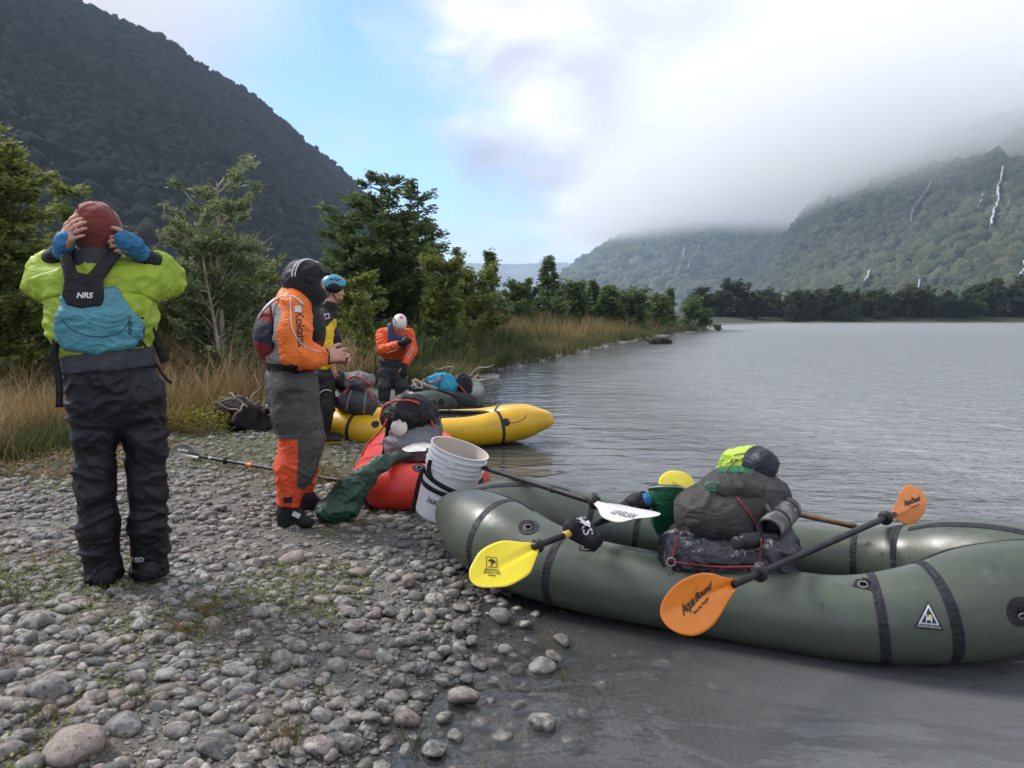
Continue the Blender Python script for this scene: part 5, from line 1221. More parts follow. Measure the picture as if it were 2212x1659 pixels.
    # bottle
    q = Frame('bottle', 'black bottle with screw cap hanging under the foam roll', 'bottle', 1620, 1185, 3.36); L4, r4 = q.L, q.root
    a, b_ = L4(1640, 1165, .05), L4(1598, 1172, -.03); dv = (b_-a)/np.linalg.norm(b_-a)
    put('flask', [tube_vf(np.array([a, a+dv*.02, b_-dv*.03, b_-dv*.015, b_]), np.array([.03, .036, .036, .03, .024]), 20)], [m_shaft], r4)
    put('cap', [tube_vf(np.array([b_, b_+dv*.004, b_+dv*.024, b_+dv*.028]), np.array([.024, .028, .028, .02]), 20)], [m_rub], r4)
    # lime dry bag with dark base on top
    q = Frame('dry_bag', 'lime green dry bag with navy base lying on top of the grey backpack', 'bag', 1610, 1040, 3.78); L5, r5 = q.L, q.root
    a, b_ = L5(1590, 1000, .02), L5(1650, 1003, -.05); dv = (b_-a)/np.linalg.norm(b_-a)
    pr = [Cone(L5(1590, 1000, .04), L5(1634, 1003, -.04), .068, .090, .03, capb=True), Cone(L5(1560, 1016, .02), L5(1592, 1000, .04), .022, .062, .04, ((0, 0, 1), .7))]
    bg_ = solid('bag', pr, .006, [m_limeb], r5, creases((16, 16, 14), .010, 221))
    solid('bag_base', [Cone(L5(1631, 1003, -.035), L5(1645, 1005, -.065), .091, .078, .02, capa=True)], .006, [cloth('navy_base', (.022, .026, .040), .55)], r5, creases((16, 16, 16), .005, 222))
    tr_ = bvh(bg_); o = r5.matrix_basis; 
    decal('lettering', text_mesh('KEND', .024, 0, .0004), tr_, L5(1596, 992, -.10), (1, .1, -.05), (0, .4, 1), m_print_k, bg_, .003); decal('lettering', text_mesh('white', .020, 0, .0004), tr_, L5(1598, 978, -.09), (1, .1, -.05), (0, .4, 1), m_print_k, bg_, .003)
    q = Frame('net_bundle', 'bunched green netting tucked under the lime dry bag', 'net', 1585, 1024, 3.66); L6, r6 = q.L, q.root
    solid('netting', [Ell(L6(1590, 1018, 0), (.075, .05, .020), None, .02), Ell(L6(1572, 1022, 0), (.04, .04, .016), None, .02)], .005, [m_net], r6, creases((60, 60, 60), .010, 223))
    put('twig', [tube_vf(crv([L6(1566, 1022, -.05), L6(1580, 1005, -.06), L6(1592, 992, -.05)], 4), .003, 5)], [m_wood], r6)
    # landing net
    q = Frame('landing_net', 'green landing net with metal hoop and wooden pole behind the grey backpack', 'net', 1440, 1160, 4.05); L7, r7 = q.L, q.root
    hoop = [L7(1439+38*math.cos(a), 1056+5*math.sin(a), .12*math.sin(a)) for a in np.linspace(0, 2*math.pi, 28, endpoint=False)]
    put('hoop', [tube_vf(np.array(hoop), .006, 8, True)], [m_steel], r7)
    H0 = np.array(hoop); ctr = H0.mean(0); rows = []
    for k, (sc_, dz) in enumerate(((1, 0), (.96, -.06), (.9, -.12), (.78, -.18), (.55, -.23), (.22, -.26))):
        w_ = (vn(H0*18+k*3, 31)-.5)[:, None]*.05*min(k, 2); r_ = ctr+(H0-ctr)*sc_*(1+w_*3); r_[:, 2] = H0[:, 2]+dz+.02*vn(H0*9+k, 33); rows.append(r_)
    put('net_bag', [(np.concatenate(rows), [grid_faces(6, 28, False, True)])], [m_net], r7)
    cord('pole', [L7(1478, 1058, .05), L7(1600, 1085, .08), L7(1720, 1110, .06), L7(1850, 1138, .02)], .014, m_wood, r7)
    # pogies
    for nm, u, v, dep, ang, rev, lb in (('a', 1247, 1143, 3.6, 0, 0, 'black neoprene paddle mitt with white lettering over the yellow paddle shaft'), ('b', 1392, 1087, 3.97, .2, 1, 'black neoprene paddle mitt with blue lining beside the landing net')):
        q = Frame('paddle_mitt', lb, 'mitt', u, v+20, dep); Lp, rp = q.L, q.root
        if nm == 'a':
            pr = [Ell(Lp(1245, 1140, 0), (.062, .05, .055), None, .03), Cone(Lp(1255, 1145, 0), Lp(1282, 1165, -.03), .05, .042, .03), Cone(Lp(1262, 1160, -.02), Lp(1288, 1172, -.04), .030, .036, .03, capb=True)]
            mt_ = solid('mitt', pr, .0055, [m_dark], rp, creases((20, 20, 20), .006, 225)); decal('lettering', text_mesh('NRS', .062, .2, .0004), mt_, Lp(1262, 1140, -.15), (.35, 0, -1), (1, 0, .35), m_print_w, mt_, .002, .2)
        else:
            pr = [Cone(Lp(1350, 1103, .02), Lp(1378, 1090, 0), .045, .050, .03), Cone(Lp(1378, 1090, 0), Lp(1398, 1078, -.02), .050, .045, .03, capb=True)]
            f0 = field(pr); cu_ = Cone(Lp(1388, 1084, -.01), Lp(1410, 1072, -.03), .038, .038, 0)
            solid('mitt', None, .0055, [m_dark], rp, creases((20, 20, 20), .005, 226), lambda P: smax(f0(P), -cu_.d(P), .006), (Lp(1335, 1130, -.12), Lp(1415, 1050, .12)))
            solid('lining', [Cone(Lp(1380, 1089, -.01), Lp(1394, 1081, -.02), .037, .037, .01)], .006, [m_bluegl], rp)
big_pack()
def bucket():
    f = Frame('bucket', 'white plastic bucket nested in another, strapped upright between red and olive rafts', 'bucket', 950, 1118, 4.95); L, root = f.L, f.root
    c0, c1 = L(948, 1112, .06), L(994, 968, .0); ax = (c1-c0)/np.linalg.norm(c1-c0); H = np.linalg.norm(c1-c0)
    sd_ = np.cross(BACK, ax); sd_ /= np.linalg.norm(sd_); fw = np.cross(ax, sd_)
    m_bk = plastic('white_bucket_plastic', (.62, .63, .64), .42, .22); m_in = plastic('stained_bucket_inside', (.50, .44, .38), .6, .4)
    def lathe(pr, seg=44): 
        a = np.linspace(0, 2*math.pi, seg, endpoint=False)
        V = np.concatenate([c0+ax*h+r*(np.cos(a)[:, None]*sd_+np.sin(a)[:, None]*fw) for h, r in pr]); return V, [grid_faces(len(pr), seg, False, True)]
    R = .188
    put('outer_bucket', [lathe([(0, .001), (0, R*.80), (.01, R*.82), (H*.70, R*.935), (H*.70, R*.985), (H*.725, R*.985), (H*.725, R*.955), (H*.765, R*.96), (H*.765, R*1.0), (H*.785, R*1.0), (H*.785, R*.93)])], [m_bk], root, smooth=False)
    put('inner_bucket', [lathe([(H*.78, R*.925), (H*.83, R*.94), (H*.83, R*.985), (H*.85, R*.985), (H*.85, R*.95), (H*.905, R*.955), (H*.905, R*1.0), (H*.925, R*1.0), (H*.925, R*.96), (H*.985, R*.965), (H*.985, R*1.0), (H, R*1.0), (H, R*.955)])], [m_bk], root, smooth=False)
    put('inside', [lathe([(H*.999, R*.955), (H*.6, R*.90), (H*.35, R*.86), (H*.35, .001)])], [m_in], root)
    a = np.linspace(2.6, 3.9, 20); put('rim_stain', [tube_vf(np.array([c0+ax*(H*.992)+R*.968*(math.cos(q)*sd_+math.sin(q)*fw) for q in a]), .004, 6)], [flat_mat('rust_stain', (.35, .12, .08))], root)
    for hh, off in ((.87, .0), (.74, .02)):
        e0 = c0+ax*H*hh-sd_*R*.2-fw*R*.97; e1 = c0+ax*H*(hh-.10)-sd_*R*1.03
        cord('wire_handle', [e0, (e0+e1)/2-fw*.03-ax*.01, e1], .0026, m_steel, root); put('handle_lug', [box_vf(e0+fw*.004, (.05, .016, .05), np.stack([sd_, fw, ax], 1))], [m_bk], root, smooth=False)
    for hh, tl in ((.52, -.16), (.43, -.02)):
        a = np.linspace(math.pi*.95, math.pi*2.02, 30); r_ = R*(.81+.17*hh)+.004
        P_ = np.array([c0+ax*(H*hh+tl*r_*(math.cos(q)))+r_*(math.cos(q)*sd_+math.sin(q)*fw) for q in a])
        put('strap', [ribbon(P_, .030, .004, ax)], [m_web], root)
    put('strap', [ribbon(crv([c0+ax*H*.62-sd_*R*.95-fw*R*.2, c0+ax*H*.5-sd_*R*1.0-fw*R*.4, c0+ax*H*.2-sd_*R*.95-fw*R*.45, c0-ax*H*.02-sd_*R*.86-fw*R*.4], 6), .026, .004, sd_)], [m_web], root)
    put('strap', [ribbon(crv([c0+ax*H*.80-sd_*R*.85-fw*R*.6, c0+ax*H*.68-sd_*R*.82-fw*R*.66, c0+ax*H*.58-sd_*R*.65-fw*R*.80], 6), .026, .004, sd_)], [m_web], root)
    tgt = bvh([o for o in root.children if o.name.startswith('outer_bucket')][0]); pr_ = root
    def q(hh, an): return c0+ax*H*hh+R*1.2*(math.cos(an)*sd_+math.sin(an)*fw)
    def prt(vf, hh, an, mat, rot=0):
        nz = math.cos(an)*sd_+math.sin(an)*fw; xd = np.cross(ax, nz); yd = ax
        if rot: xd, yd = -ax, xd
        decal('print', vf, tgt, q(hh, an), xd, yd, mat, root, .0015, .2)
    prt(text_mesh('36K', .050, 0, .001), .27, -2.05, m_print_k)
    m_gp = flat_mat('grey_print', (.30, .30, .31))
    for k in range(7): prt(text_mesh('llllil llil ilill', .018, 0, 0), .44-.0*k, -1.28+.045*k, m_gp, 1)
    for k in range(9): prt(rect_vf(.0028+.002*(k % 3), .045, 2, 4), .24, -1.32+.032*k, m_print_k)
bucket()
def red_pack():
    f = Frame('backpack', 'black and grey backpack with coral zip on the red raft', 'backpack', 885, 985, 6.1); L, root = f.L, f.root
    solid('pack_body', [Ell(L(890, 957, -.06), (.21, .20, .13), None, .06), Ell(L(905, 930, .06), (.18, .2, .15), None, .06), Box(L(892, 968, -.06), (.19, .17, .09), .07, None, .05)], .010, [m_greyb], root, creases((8, 8, 10), .018, 231, 2.0))
    lid = solid('lid', [Ell(L(868, 898, -.04), (.165, .15, .13), None, .05), Ell(L(905, 895, .0), (.14, .15, .12), None, .06), Ell(L(885, 868, 0), (.13, .14, .06), None, .05)], .010, [m_black], root, creases((9, 9, 9), .014, 233, 2.0))
    piping('zip', lid, [L(u, v) for u, v in ((823, 905), (828, 880), (842, 868), (862, 862), (885, 862), (905, 868))], Y1, .008, m_coral, lid, .004)
    put('foam_disc', [tube_vf(np.array([L(862, 924, -.20), L(862, 924, -.185)]), .062, 26)], [m_pale], root)
    cord('strap', [L(912, 880, -.1), L(930, 905, -.12), L(940, 940, -.08)], .010, m_coral, root); cord('strap', [L(836, 905, -.15), L(826, 925, -.12), L(795, 958, -.1), L(782, 985, -.06)], .008, m_coral, root)
    put('side_pole', [tube_vf(np.array([L(912, 862, -.05), L(925, 890, -.10)]), .012, 10)], [m_steel], root); put('strap', [ribbon(crv([L(838, 920, -.14), L(834, 950, -.12), L(828, 985, -.06)], 5), .03, .005, (1, 0, 0))], [m_web], root)
    solid('side_bag', [Ell(L(925, 925, .05), (.10, .14, .17), None, .04)], .010, [m_slate], root, creases((10, 10, 10), .014, 235))
    s_ = Frame('sack', 'dark green fabric sack draped from the red raft down to the stones', 'sack', 740, 1120, 5.25); L, r2 = s_.L, s_.root
    pr = limb([(L(892, 984, .42), .022), (L(858, 988, .30), .035), (L(822, 1002, .13), .052), (L(790, 1030, .04), .068), (L(755, 1068, .0), .098), (L(732, 1095, -.02), .105)], .04, sq=((0, 1, .5), .8)) + [Ell(L(728, 1098, -.02), (.145, .12, .075), None, .04)]
    solid('sack_cloth', pr, .008, [m_sack], r2, lambda P, N: creases((11, 11, 9), .018, 237, 2.0, .4, .8)(P, N))
red_pack()
def yellow_pack():
    f = Frame('backpack', 'slate dry bag pack with coral zip strapped on the yellow raft', 'backpack', 768, 895, 8.75); L, root = f.L, f.root
    b_ = solid('pack_body', [Ell(L(768, 865, 0), (.25, .19, .135), Matrix.Rotation(.18, 3, 'Y'), .05), Box(L(768, 872, 0), (.215, .15, .095), .07, Matrix.Rotation(.18, 3, 'Y'), .05)], .012, [m_slate], root, creases((6, 6, 7), .018, 241))
    for u0, u1 in ((757, 746), (789, 785)): piping('strap', b_, [L(u, v) for u, v in ((u0+2, 842), ((u0+u1)/2, 862), (u1, 893))], Y1, .014, m_greyb, b_, .0, 6)
    piping('zip', b_, [L(u, v) for u, v in ((742, 848), (755, 838), (775, 836), (795, 846), (806, 862))], Y1, .012, m_coral, b_, .004)
    top = solid('upper_bag', [Ell(L(770, 822, .05), (.20, .16, .10), None, .04), Ell(L(735, 822, .0), (.09, .12, .09), None, .04)], .012, [m_greyb, m_black], root, creases((9, 9, 9), .018, 243), matf=lambda P: (P[:, 0] < L(745, 820)[0]).astype(int))
    piping('cord', top, [L(u, v) for u, v in ((748, 818), (768, 812), (790, 822), (802, 834))], Y1, .010, m_coral, top, .004)
    f = Frame('bag', 'bright teal bag lashed on the farthest raft', 'bag', 952, 855, 11.4); L, root = f.L, f.root
    b_ = solid('bag_body', [Ell(L(950, 832, 0), (.225, .18, .17), None, .05), Ell(L(962, 838, 0), (.18, .17, .15), None, .05)], .013, [m_tealb], root, creases((7, 7, 7), .03, 245, 1.8))
    piping('strap', b_, [L(u, v) for u, v in ((926, 828), (940, 822), (958, 816))], Y1, .010, m_coral, b_, .004); piping('strap', b_, [L(u, v) for u, v in ((955, 808), (948, 830), (935, 850))], Y1, .010, cloth('blue_strap', (.02, .06, .2), .7), b_, .004)
    f = Frame('bag', 'black bag with coral strap beside the teal bag', 'bag', 1000, 862, 11.5); L, root = f.L, f.root
    b_ = solid('bag_body', [Ell(L(998, 835, .08), (.15, .18, .20), None, .05)], .013, [m_black], root, creases((7, 7, 7), .025, 247)); cord('strap', [L(984, 826, -.1), L(1000, 842, -.12), L(1012, 858, -.08)], .012, m_coral, root)
    f = Frame('bag', 'crumpled black bag on the shore side of the teal bag', 'bag', 905, 858, 11.3); L, root = f.L, f.root
    solid('bag_body', [Ell(L(906, 842, 0), (.14, .15, .10), None, .04), Ell(L(918, 836, 0), (.09, .12, .10), None, .04)], .013, [m_bagk], root, creases((9, 9, 9), .03, 249))
    f = Frame('paddle', 'dark paddle shaft wrapped with pale rope on the farthest raft', 'paddle', 960, 850, 11.0); L, root = f.L, f.root
    put('shaft', [tube_vf(np.array([L(890, 822, 0), L(975, 852, 0)]), .02, 10)], [m_shaft], root); blade_mesh('blade', L(972, 851, 0), L(1000, 860, 0)-L(960, 847, 0), (0, .3, 1), .4, UP_A, DN_A, m_shaft, root, A3((0, 0, 0)))
    h = [L(890+k*1.4, 822+k*.5+4*math.sin(k*1.9), -.02*math.cos(k*1.9)) for k in range(40)]; cord('rope', h, .009, cloth('pale_rope', (.42, .38, .30), .9), root, 2)
    cord('rope', [L(893, 824, -.02), L(900, 835, -.05), L(912, 838, -.05), L(908, 826, -.04), L(896, 818, -.02)], .010, cloth('pale_rope_tail', (.45, .40, .32), .9), root)
yellow_pack()
# ================================================================== STONES OF THE BAR
m_stone, t = new_mat('lichen_cobble'); pos = t.obj(); wp = t.geo()
at = t.n.new('ShaderNodeAttribute'); at.attribute_name = 'rnd'; oi = t.n.new('ShaderNodeObjectInfo')
rn = t.math('FRACT', t.math('ADD', at.outputs['Fac'], t.math('MULTIPLY', oi.outputs['Random'], t.math('LESS_THAN', at.outputs['Fac'], .00001))))
off = t.n.new('ShaderNodeCombineXYZ'); t.l.new(t.math('MULTIPLY', rn, 37.0), off.inputs[0]); t.l.new(t.math('MULTIPLY', rn, 91.0), off.inputs[1])
q = t.vmath('ADD', wp, off.outputs[0])
base = t.ramp(rn, [(.0, (.065, .066, .070)), (.2, (.140, .128, .112)), (.4, (.170, .143, .118)), (.55, (.105, .110, .122)), (.7, (.25, .195, .165)), (.85, (.130, .120, .106)), (1.0, (.30, .29, .27))])
base = t.mix(t.ss(t.noise(q, 30, 6, .7), .3, .7, 0, .55), base, (.07, .068, .065))
lich = t.math('MULTIPLY', t.ss(t.noise(q, 26, 6, .68, .5), .46, .56), t.ss(t.noise(q, 7, 3), .32, .50))
base = t.mix(t.math('MULTIPLY', lich, t.math('ADD', .25, t.math('MULTIPLY', t.math('FRACT', t.math('MULTIPLY', rn, 7.3)), .7))), base, (.37, .35, .315))
blk = t.ss(t.noise(t.vmath('ADD', q, (5, 3, 1)), 46, 5, .7), .56, .66); base = t.mix(t.math('MULTIPLY', blk, .75), base, (.020, .020, .019))
sz_ = t.n.new('ShaderNodeSeparateXYZ'); t.l.new(wp, sz_.inputs[0]); wet = t.ss(sz_.outputs[2], .005, .05, 1, 0)
base = t.mix(wet, base, t.mix(1.0, base, (.62, .62, .60), 'MULTIPLY'))
b = bsdf(t, Base_Color=base, Roughness=t.math('SUBTRACT', .82, t.math('MULTIPLY', wet, .45)))
t.set(b, 'Normal', t.bump(t.noise(q, 70, 6, .7), .45, .008))
def stone_shape(sub, seed, lump=.3):
    V, F = ico(sub); rg = np.random.default_rng(seed); s_ = np.array([1, rg.uniform(.6, .98), rg.uniform(.36, .66)])
    n = fbm(V*1.1+seed*7.3, seed, 3)-.5; V = V*(1+lump*2*n)[:, None]
    for _ in range(4):   # worn facets
        d_ = rg.normal(size=3); d_ /= np.linalg.norm(d_); h = rg.uniform(.62, .9); q_ = V@d_; V = V-np.maximum(q_-h, 0)[:, None]*d_*.85
    return V*s_, F
def on_ground(u, v): return march(u, v, 1.8, 30, 0, 2800)
BIG = [(522, 1382, 33), (112, 1498, 50), (39, 1503, 25), (77, 1352, 48), (64, 1384, 35), (303, 1337, 26), (301, 1354, 24), (257, 1389, 18), (413, 1467, 23), (356, 1462, 27), (292, 1469, 26), (474, 1500, 22),
 (283, 1501, 24), (346, 1530, 21), (264, 1576, 38), (157, 1626, 68), (46, 1601, 35), (467, 1622, 45), (691, 1619, 36), (752, 1626, 28), (627, 1216, 33), (570, 1218, 27), (638, 1241, 20), (741, 1280, 23), (745, 1309, 28),
 (535, 1473, 28), (697, 1551, 30), (727, 1444, 31), (415, 1102, 18), (941, 1303, 28), (832, 1428, 32), (839, 1348, 17), (912, 1333, 21), (1080, 1353, 30), (991, 1376, 28), (1135, 1363, 18), (1215, 1408, 28), (1158, 1340, 16),
 (1117, 1328, 14), (1035, 1453, 22), (1069, 1483, 17), (1169, 1460, 27), (1197, 1438, 24), (1112, 1467, 21), (1001, 1531, 33), (1171, 1586, 36), (1087, 1610, 25), (825, 1538, 21), (804, 1570, 29), (941, 1645, 35), (1383, 1592, 20),
 (1472, 1438, 27), (1430, 1463, 30), (1637, 1437, 34), (1907, 1644, 34), (448, 1120, 22), (470, 1105, 20), (820, 1200, 24), (770, 1240, 22), (880, 1260, 25), (700, 1350, 24), (640, 1400, 22), (600, 1480, 24), (880, 1390, 24), (905, 1460, 24), (860, 1490, 22), (960, 1420, 20), (1070, 1290, 22), (400, 1560, 24), (560, 1560, 24), (210, 1440, 26), (170, 1310, 24), (20, 1290, 26), (1300, 1500, 20), (1262, 1560, 20), (1120, 1545, 24), (1040, 1580, 22), (985, 1608, 24), (1090, 1420, 22), (1150, 1402, 18), (1245, 1352, 14), (1020, 1400, 20), (1060, 1530, 18), (1130, 1500, 18), (960, 1570, 24), (1230, 1620, 22), (1010, 1480, 20)]
SHAPES = [mesh_np('stone', *stone_shape(3, 100+i, .36), m_stone) for i in range(12)]
FOOT = [o for o in bpy.data.objects if o.name.startswith('person')]
rg = np.random.default_rng(77); placed = []
def lay_stone(x, y, r, sink=.38, rz=None):
    o = link('stone', SHAPES[rg.integers(12)], ground); z = gz(x, y)
    o.location = (x, y, z+r*(.56-sink)); o.rotation_euler = (rg.normal(0, .15), rg.normal(0, .15), rg.uniform(0, 6.28) if rz is None else rz); k = rg.uniform(.88, 1.12); o.scale = (r*k, r*k, r*rg.uniform(.85, 1.15)); placed.append((x, y, r))
for u, v, r in BIG:
    w_, q_ = on_ground(u, v); wet_ = land_d(np.array([w_.x]), np.array([w_.y]))[0] < .15
    lay_stone(w_.x, w_.y, r*q_/1702*.98, .0-.22 if wet_ else .40)
def free(x, y, r, k=.75):
    if not placed: return True
    P = np.array(placed); return ((P[:, 0]-x)**2+(P[:, 1]-y)**2 > (k*(P[:, 2]+r))**2).all()
tries = 0
while len(placed) < 300 and tries < 6000:
    tries += 1; y = 2.1+6.2*rg.random()**1.35; x = rg.uniform(-.68*y-.1, shore_x(y)+.35); r = .030+.028*rg.random()**2
    if free(x, y, r): lay_stone(x, y, r)
def scatter(n, ylo, yhi, pw, rlo, rhi, sub, seed, nsh, over=.45, thin=.36, fall=.22):
    g = np.random.default_rng(seed); y = ylo+(yhi-ylo)*g.random(n)**pw; x = g.uniform(-.70, 0, n)*y-.3+g.random(n)*(np.maximum(shore_x(y), -2)+over+.68*y*0+.3)
    x = -.70*y-.3+g.random(n)*(shore_x(y)+over+.70*y+.3)
    keep = vn(np.stack([x*.9, y*.9, x*0], -1), 61) > thin*g.uniform(.75, 1.2, n); keep &= g.random(n) < np.exp(-np.maximum(x-shore_x(y)+.05, 0)/fall); x, y = x[keep], y[keep]; n = len(x)
    z = ground_z(x, y); r = rlo+(rhi-rlo)*g.random(n)**2.8; Vs, Fs, Rs, offv = [], [], [], 0
    sh = [stone_shape(sub, seed*31+i) for i in range(nsh)]; pick = g.integers(0, nsh, n); ang = g.uniform(0, 6.28, n)
    for k in range(nsh):
        m = pick == k; V, F = sh[k]; c_, s_ = np.cos(ang[m])[:, None], np.sin(ang[m])[:, None]; R = r[m][:, None]
        P = np.stack([(V[:, 0]*c_-V[:, 1]*s_)*R+x[m][:, None], (V[:, 0]*s_+V[:, 1]*c_)*R+y[m][:, None], V[:, 2]*R+(z[m]+r[m]*.16)[:, None]], -1)
        Vs.append(P.reshape(-1, 3)); Fs.append((F[None]+(np.arange(m.sum())*len(V))[:, None, None]).reshape(-1, 3)+offv); offv += P.shape[0]*len(V); Rs.append(np.repeat(g.random(m.sum())*.98+.01, len(V)))
    return np.concatenate(Vs), np.concatenate(Fs), np.concatenate(Rs)
parts = [scatter(3300, 1.9, 6.5, 1.25, .017, .052, 2, 201, 10, thin=.16, over=1.0), scatter(1500, 1.9, 4.6, 1.2, .012, .045, 2, 206, 6, thin=.1, over=1.5, fall=.8), scatter(11500, 1.9, 6.0, 1.3, .005, .018, 1, 202, 6, thin=.08, over=.6), scatter(8500, 5.0, 12.5, 1.1, .014, .055, 1, 203, 6, .3, .03), scatter(2200, 16, 75, 1.2, .03, .12, 1, 204, 5, .3, .2)]
# shingle beach farther along the bank keeps close to the water
P_, F_, R_, o_ = [], [], [], 0
for i, (V, F, R) in enumerate(parts):
    if i == 4:
        k = land_d(V[:, 0], V[:, 1]); ok = (k < 2.2)[F].all(1); F = F[ok]
    P_.append(V); F_.append(F+o_); R_.append(R); o_ += len(V)
gv = link('gravel', mesh_np('gravel', np.concatenate(P_), np.concatenate(F_), m_stone, True, attrs={'rnd': np.concatenate(R_)}), ground); gv['kind'] = 'stuff'
# ================================================================== VEGETATION
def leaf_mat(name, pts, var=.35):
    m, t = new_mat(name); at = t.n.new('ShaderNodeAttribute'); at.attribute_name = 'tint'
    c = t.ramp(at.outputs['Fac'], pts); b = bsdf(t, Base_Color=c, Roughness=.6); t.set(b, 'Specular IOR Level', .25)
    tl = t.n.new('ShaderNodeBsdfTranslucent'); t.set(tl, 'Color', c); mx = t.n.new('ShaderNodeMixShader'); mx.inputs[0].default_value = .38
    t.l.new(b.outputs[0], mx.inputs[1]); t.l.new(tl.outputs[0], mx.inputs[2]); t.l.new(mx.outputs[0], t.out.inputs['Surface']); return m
m_lf_dk = leaf_mat('dark_beech_leaves', [(0, (0.036, 0.061, 0.027)), (.5, (0.094, 0.141, 0.051)), (.85, (0.181, 0.226, 0.076)), (1, (0.271, 0.299, 0.100))])
m_lf_ol = leaf_mat('olive_beech_leaves', [(0, (0.051, 0.084, 0.025)), (.5, (0.149, 0.190, 0.051)), (.85, (0.290, 0.318, 0.076)), (1, (0.399, 0.390, 0.109))])
m_lf_wl = leaf_mat('grey_green_willow_leaves', [(0, (0.054, 0.088, 0.036)), (.5, (0.154, 0.200, 0.088)), (1, (0.399, 0.435, 0.236))])
m_lf_br = leaf_mat('bright_shrub_leaves', [(0, (0.051, 0.080, 0.020)), (.5, (0.131, 0.174, 0.041)), (1, (0.290, 0.304, 0.072))])
m_lf_hz = leaf_mat('far_bank_leaves', [(0, (.030, .040, .026)), (.5, (.055, .068, .038)), (1, (.095, .10, .058))])
m_bark = cloth('grey_bark', (.085, .072, .058), .9, 60, .4, bump=.6); m_twig = cloth('bleached_wood', (.30, .26, .21), .85, 80, .3, bump=.5); m_root = cloth('dark_root_soil', (.018, .014, .012), .95, 60, .4, bump=.8)
m_grass = leaf_mat('bank_grass', [(0, (.030, .050, .013)), (.30, (.075, .090, .026)), (.5, (.16, .125, .050)), (.75, (.27, .175, .080)), (1, (.36, .27, .15))])
m_moss = leaf_mat('yellow_moss', [(0, (.09, .085, .012)), (.6, (.20, .17, .018)), (1, (.30, .25, .035))])
def quads(c, a, b_, tint):
    """rhombic leaves: centres c, half axes a and b_"""
    V = np.stack([c-a, c+b_, c+a, c-b_], 1).reshape(-1, 3); F = np.arange(len(V)).reshape(-1, 4); return V, F, np.repeat(tint, 4)
def unit(v): return v/np.maximum(np.linalg.norm(v, axis=-1, keepdims=True), 1e-9)
def tree(name, label, loc, h, r, mat, style='beech', seed=1, nl=None, leaf=.05, cat='tree', group=None, leaders=1, lean=0.0, dens=1.0, bark=None, limbs=None, base=.12):
    """tapered trunk and limbs; foliage in layered sprays that leave gaps"""
    g = np.random.default_rng(seed); root = empty(name, loc, g.uniform(0, 6), label, cat, group)
    wood, C_, A_, B_, Tt = [], [], [], [], []
    nl = nl or int(30*dens)
    for ld in range(leaders):
        off = g.normal(0, (.18 if style != 'willow' else .34)*r, 2)*(ld > 0); hh = h*(1 if ld == 0 else g.uniform(.72, .95))
        tp = crv([(0, 0, -.15), (off[0]*.5+lean*.2, off[1]*.5, hh*.35), (off[0]*1.4+lean*.6, off[1]*1.4, hh*.7), (off[0]*2.0+lean, off[1]*2, hh)], 8)
        tr_ = max(.018*h, .012)*(1 if ld == 0 else .7); wood.append(tube_vf(tp, np.linspace(tr_, tr_*.12, len(tp)), 7))
        for i in range(nl):
            q = base+(1-base)*(i+g.random())/nl; st = tp[min(int(q*(len(tp)-1)), len(tp)-1)]; az = g.uniform(0, 6.28)
            if style == 'cone': ln = r*(1.06-q)*g.uniform(.75, 1.15); rise = .10
            elif style == 'willow': ln = r*(.55+.6*math.sin(math.pi*min(q*.9+.1, 1)))*g.uniform(.5, 1.1); rise = .75
            elif style == 'shrub': ln = r*math.sqrt(max(1-(q-.3)**2*1.6, .05))*g.uniform(.6, 1.05); rise = .6
            else: ln = r*(.35+.75*math.sin(math.pi*min(.18+q*.80, 1)))*g.uniform(.55, 1.15); rise = .32
            d_ = np.array([math.cos(az), math.sin(az), rise*g.uniform(.1, 2.2)]); m = 6; s_ = np.linspace(0, 1, m)
            lp = st+d_*ln*s_[:, None]+np.array([0, 0, 1])*(-.10*ln*s_**2)[:, None]+g.normal(0, .03*ln, (m, 3))*s_[:, None]
            wood.append(tube_vf(lp, np.linspace(tr_*.32, tr_*.06, m), 4, caps=False))
            # side twigs carrying flat fans of leaves
            nt = int((9 if style != 'willow' else 9)*max(dens, .6)*max(ln/r, .35)+3)
            for k in range(nt):
                f = g.uniform(.25, 1); p0 = lp[min(int(f*(m-1)), m-1)]; ta = az+g.choice([-1, 1])*g.uniform(.3, 1.1); tl = ln*g.uniform(.18, .42)*(1.15-.5*f)+leaf*2
                td = np.array([math.cos(ta), math.sin(ta), rise*.8+g.normal(0, .18)]); td /= np.linalg.norm(td)
                n = max(8, int(tl/leaf*4.6)); u_ = g.random(n); side = np.array([-td[1], td[0], 0]); side /= max(np.linalg.norm(side), .1)
                c_ = p0+td*tl*u_[:, None]+side*(g.normal(0, .20, n)*tl*(1.05-u_*.7))[:, None]+g.normal(0, 1, (n, 3))*np.array([leaf*.6, leaf*.6, leaf*.9]); c_[:, 2] -= .12*tl*u_**2
                ax = unit(td+side*g.normal(0, .7, n)[:, None]+g.normal(0, .3, (n, 3))); nr = unit(np.array([0, 0, .8])+g.normal(0, .75, (n, 3)))
                bx = unit(np.cross(nr, ax)); sz = leaf*(.5+1.1*g.random(n)**1.5)[:, None]
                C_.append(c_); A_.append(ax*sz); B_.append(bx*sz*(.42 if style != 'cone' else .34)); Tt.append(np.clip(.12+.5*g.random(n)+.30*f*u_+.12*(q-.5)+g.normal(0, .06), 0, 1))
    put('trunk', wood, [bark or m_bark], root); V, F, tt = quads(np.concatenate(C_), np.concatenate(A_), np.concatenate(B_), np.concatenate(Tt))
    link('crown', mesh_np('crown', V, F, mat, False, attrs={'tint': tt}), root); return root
def base_at(u, dep):
    d_ = ray(u, 683); x = d_.x*dep; y = d_.y*dep; return (x, y, gz(x, y))
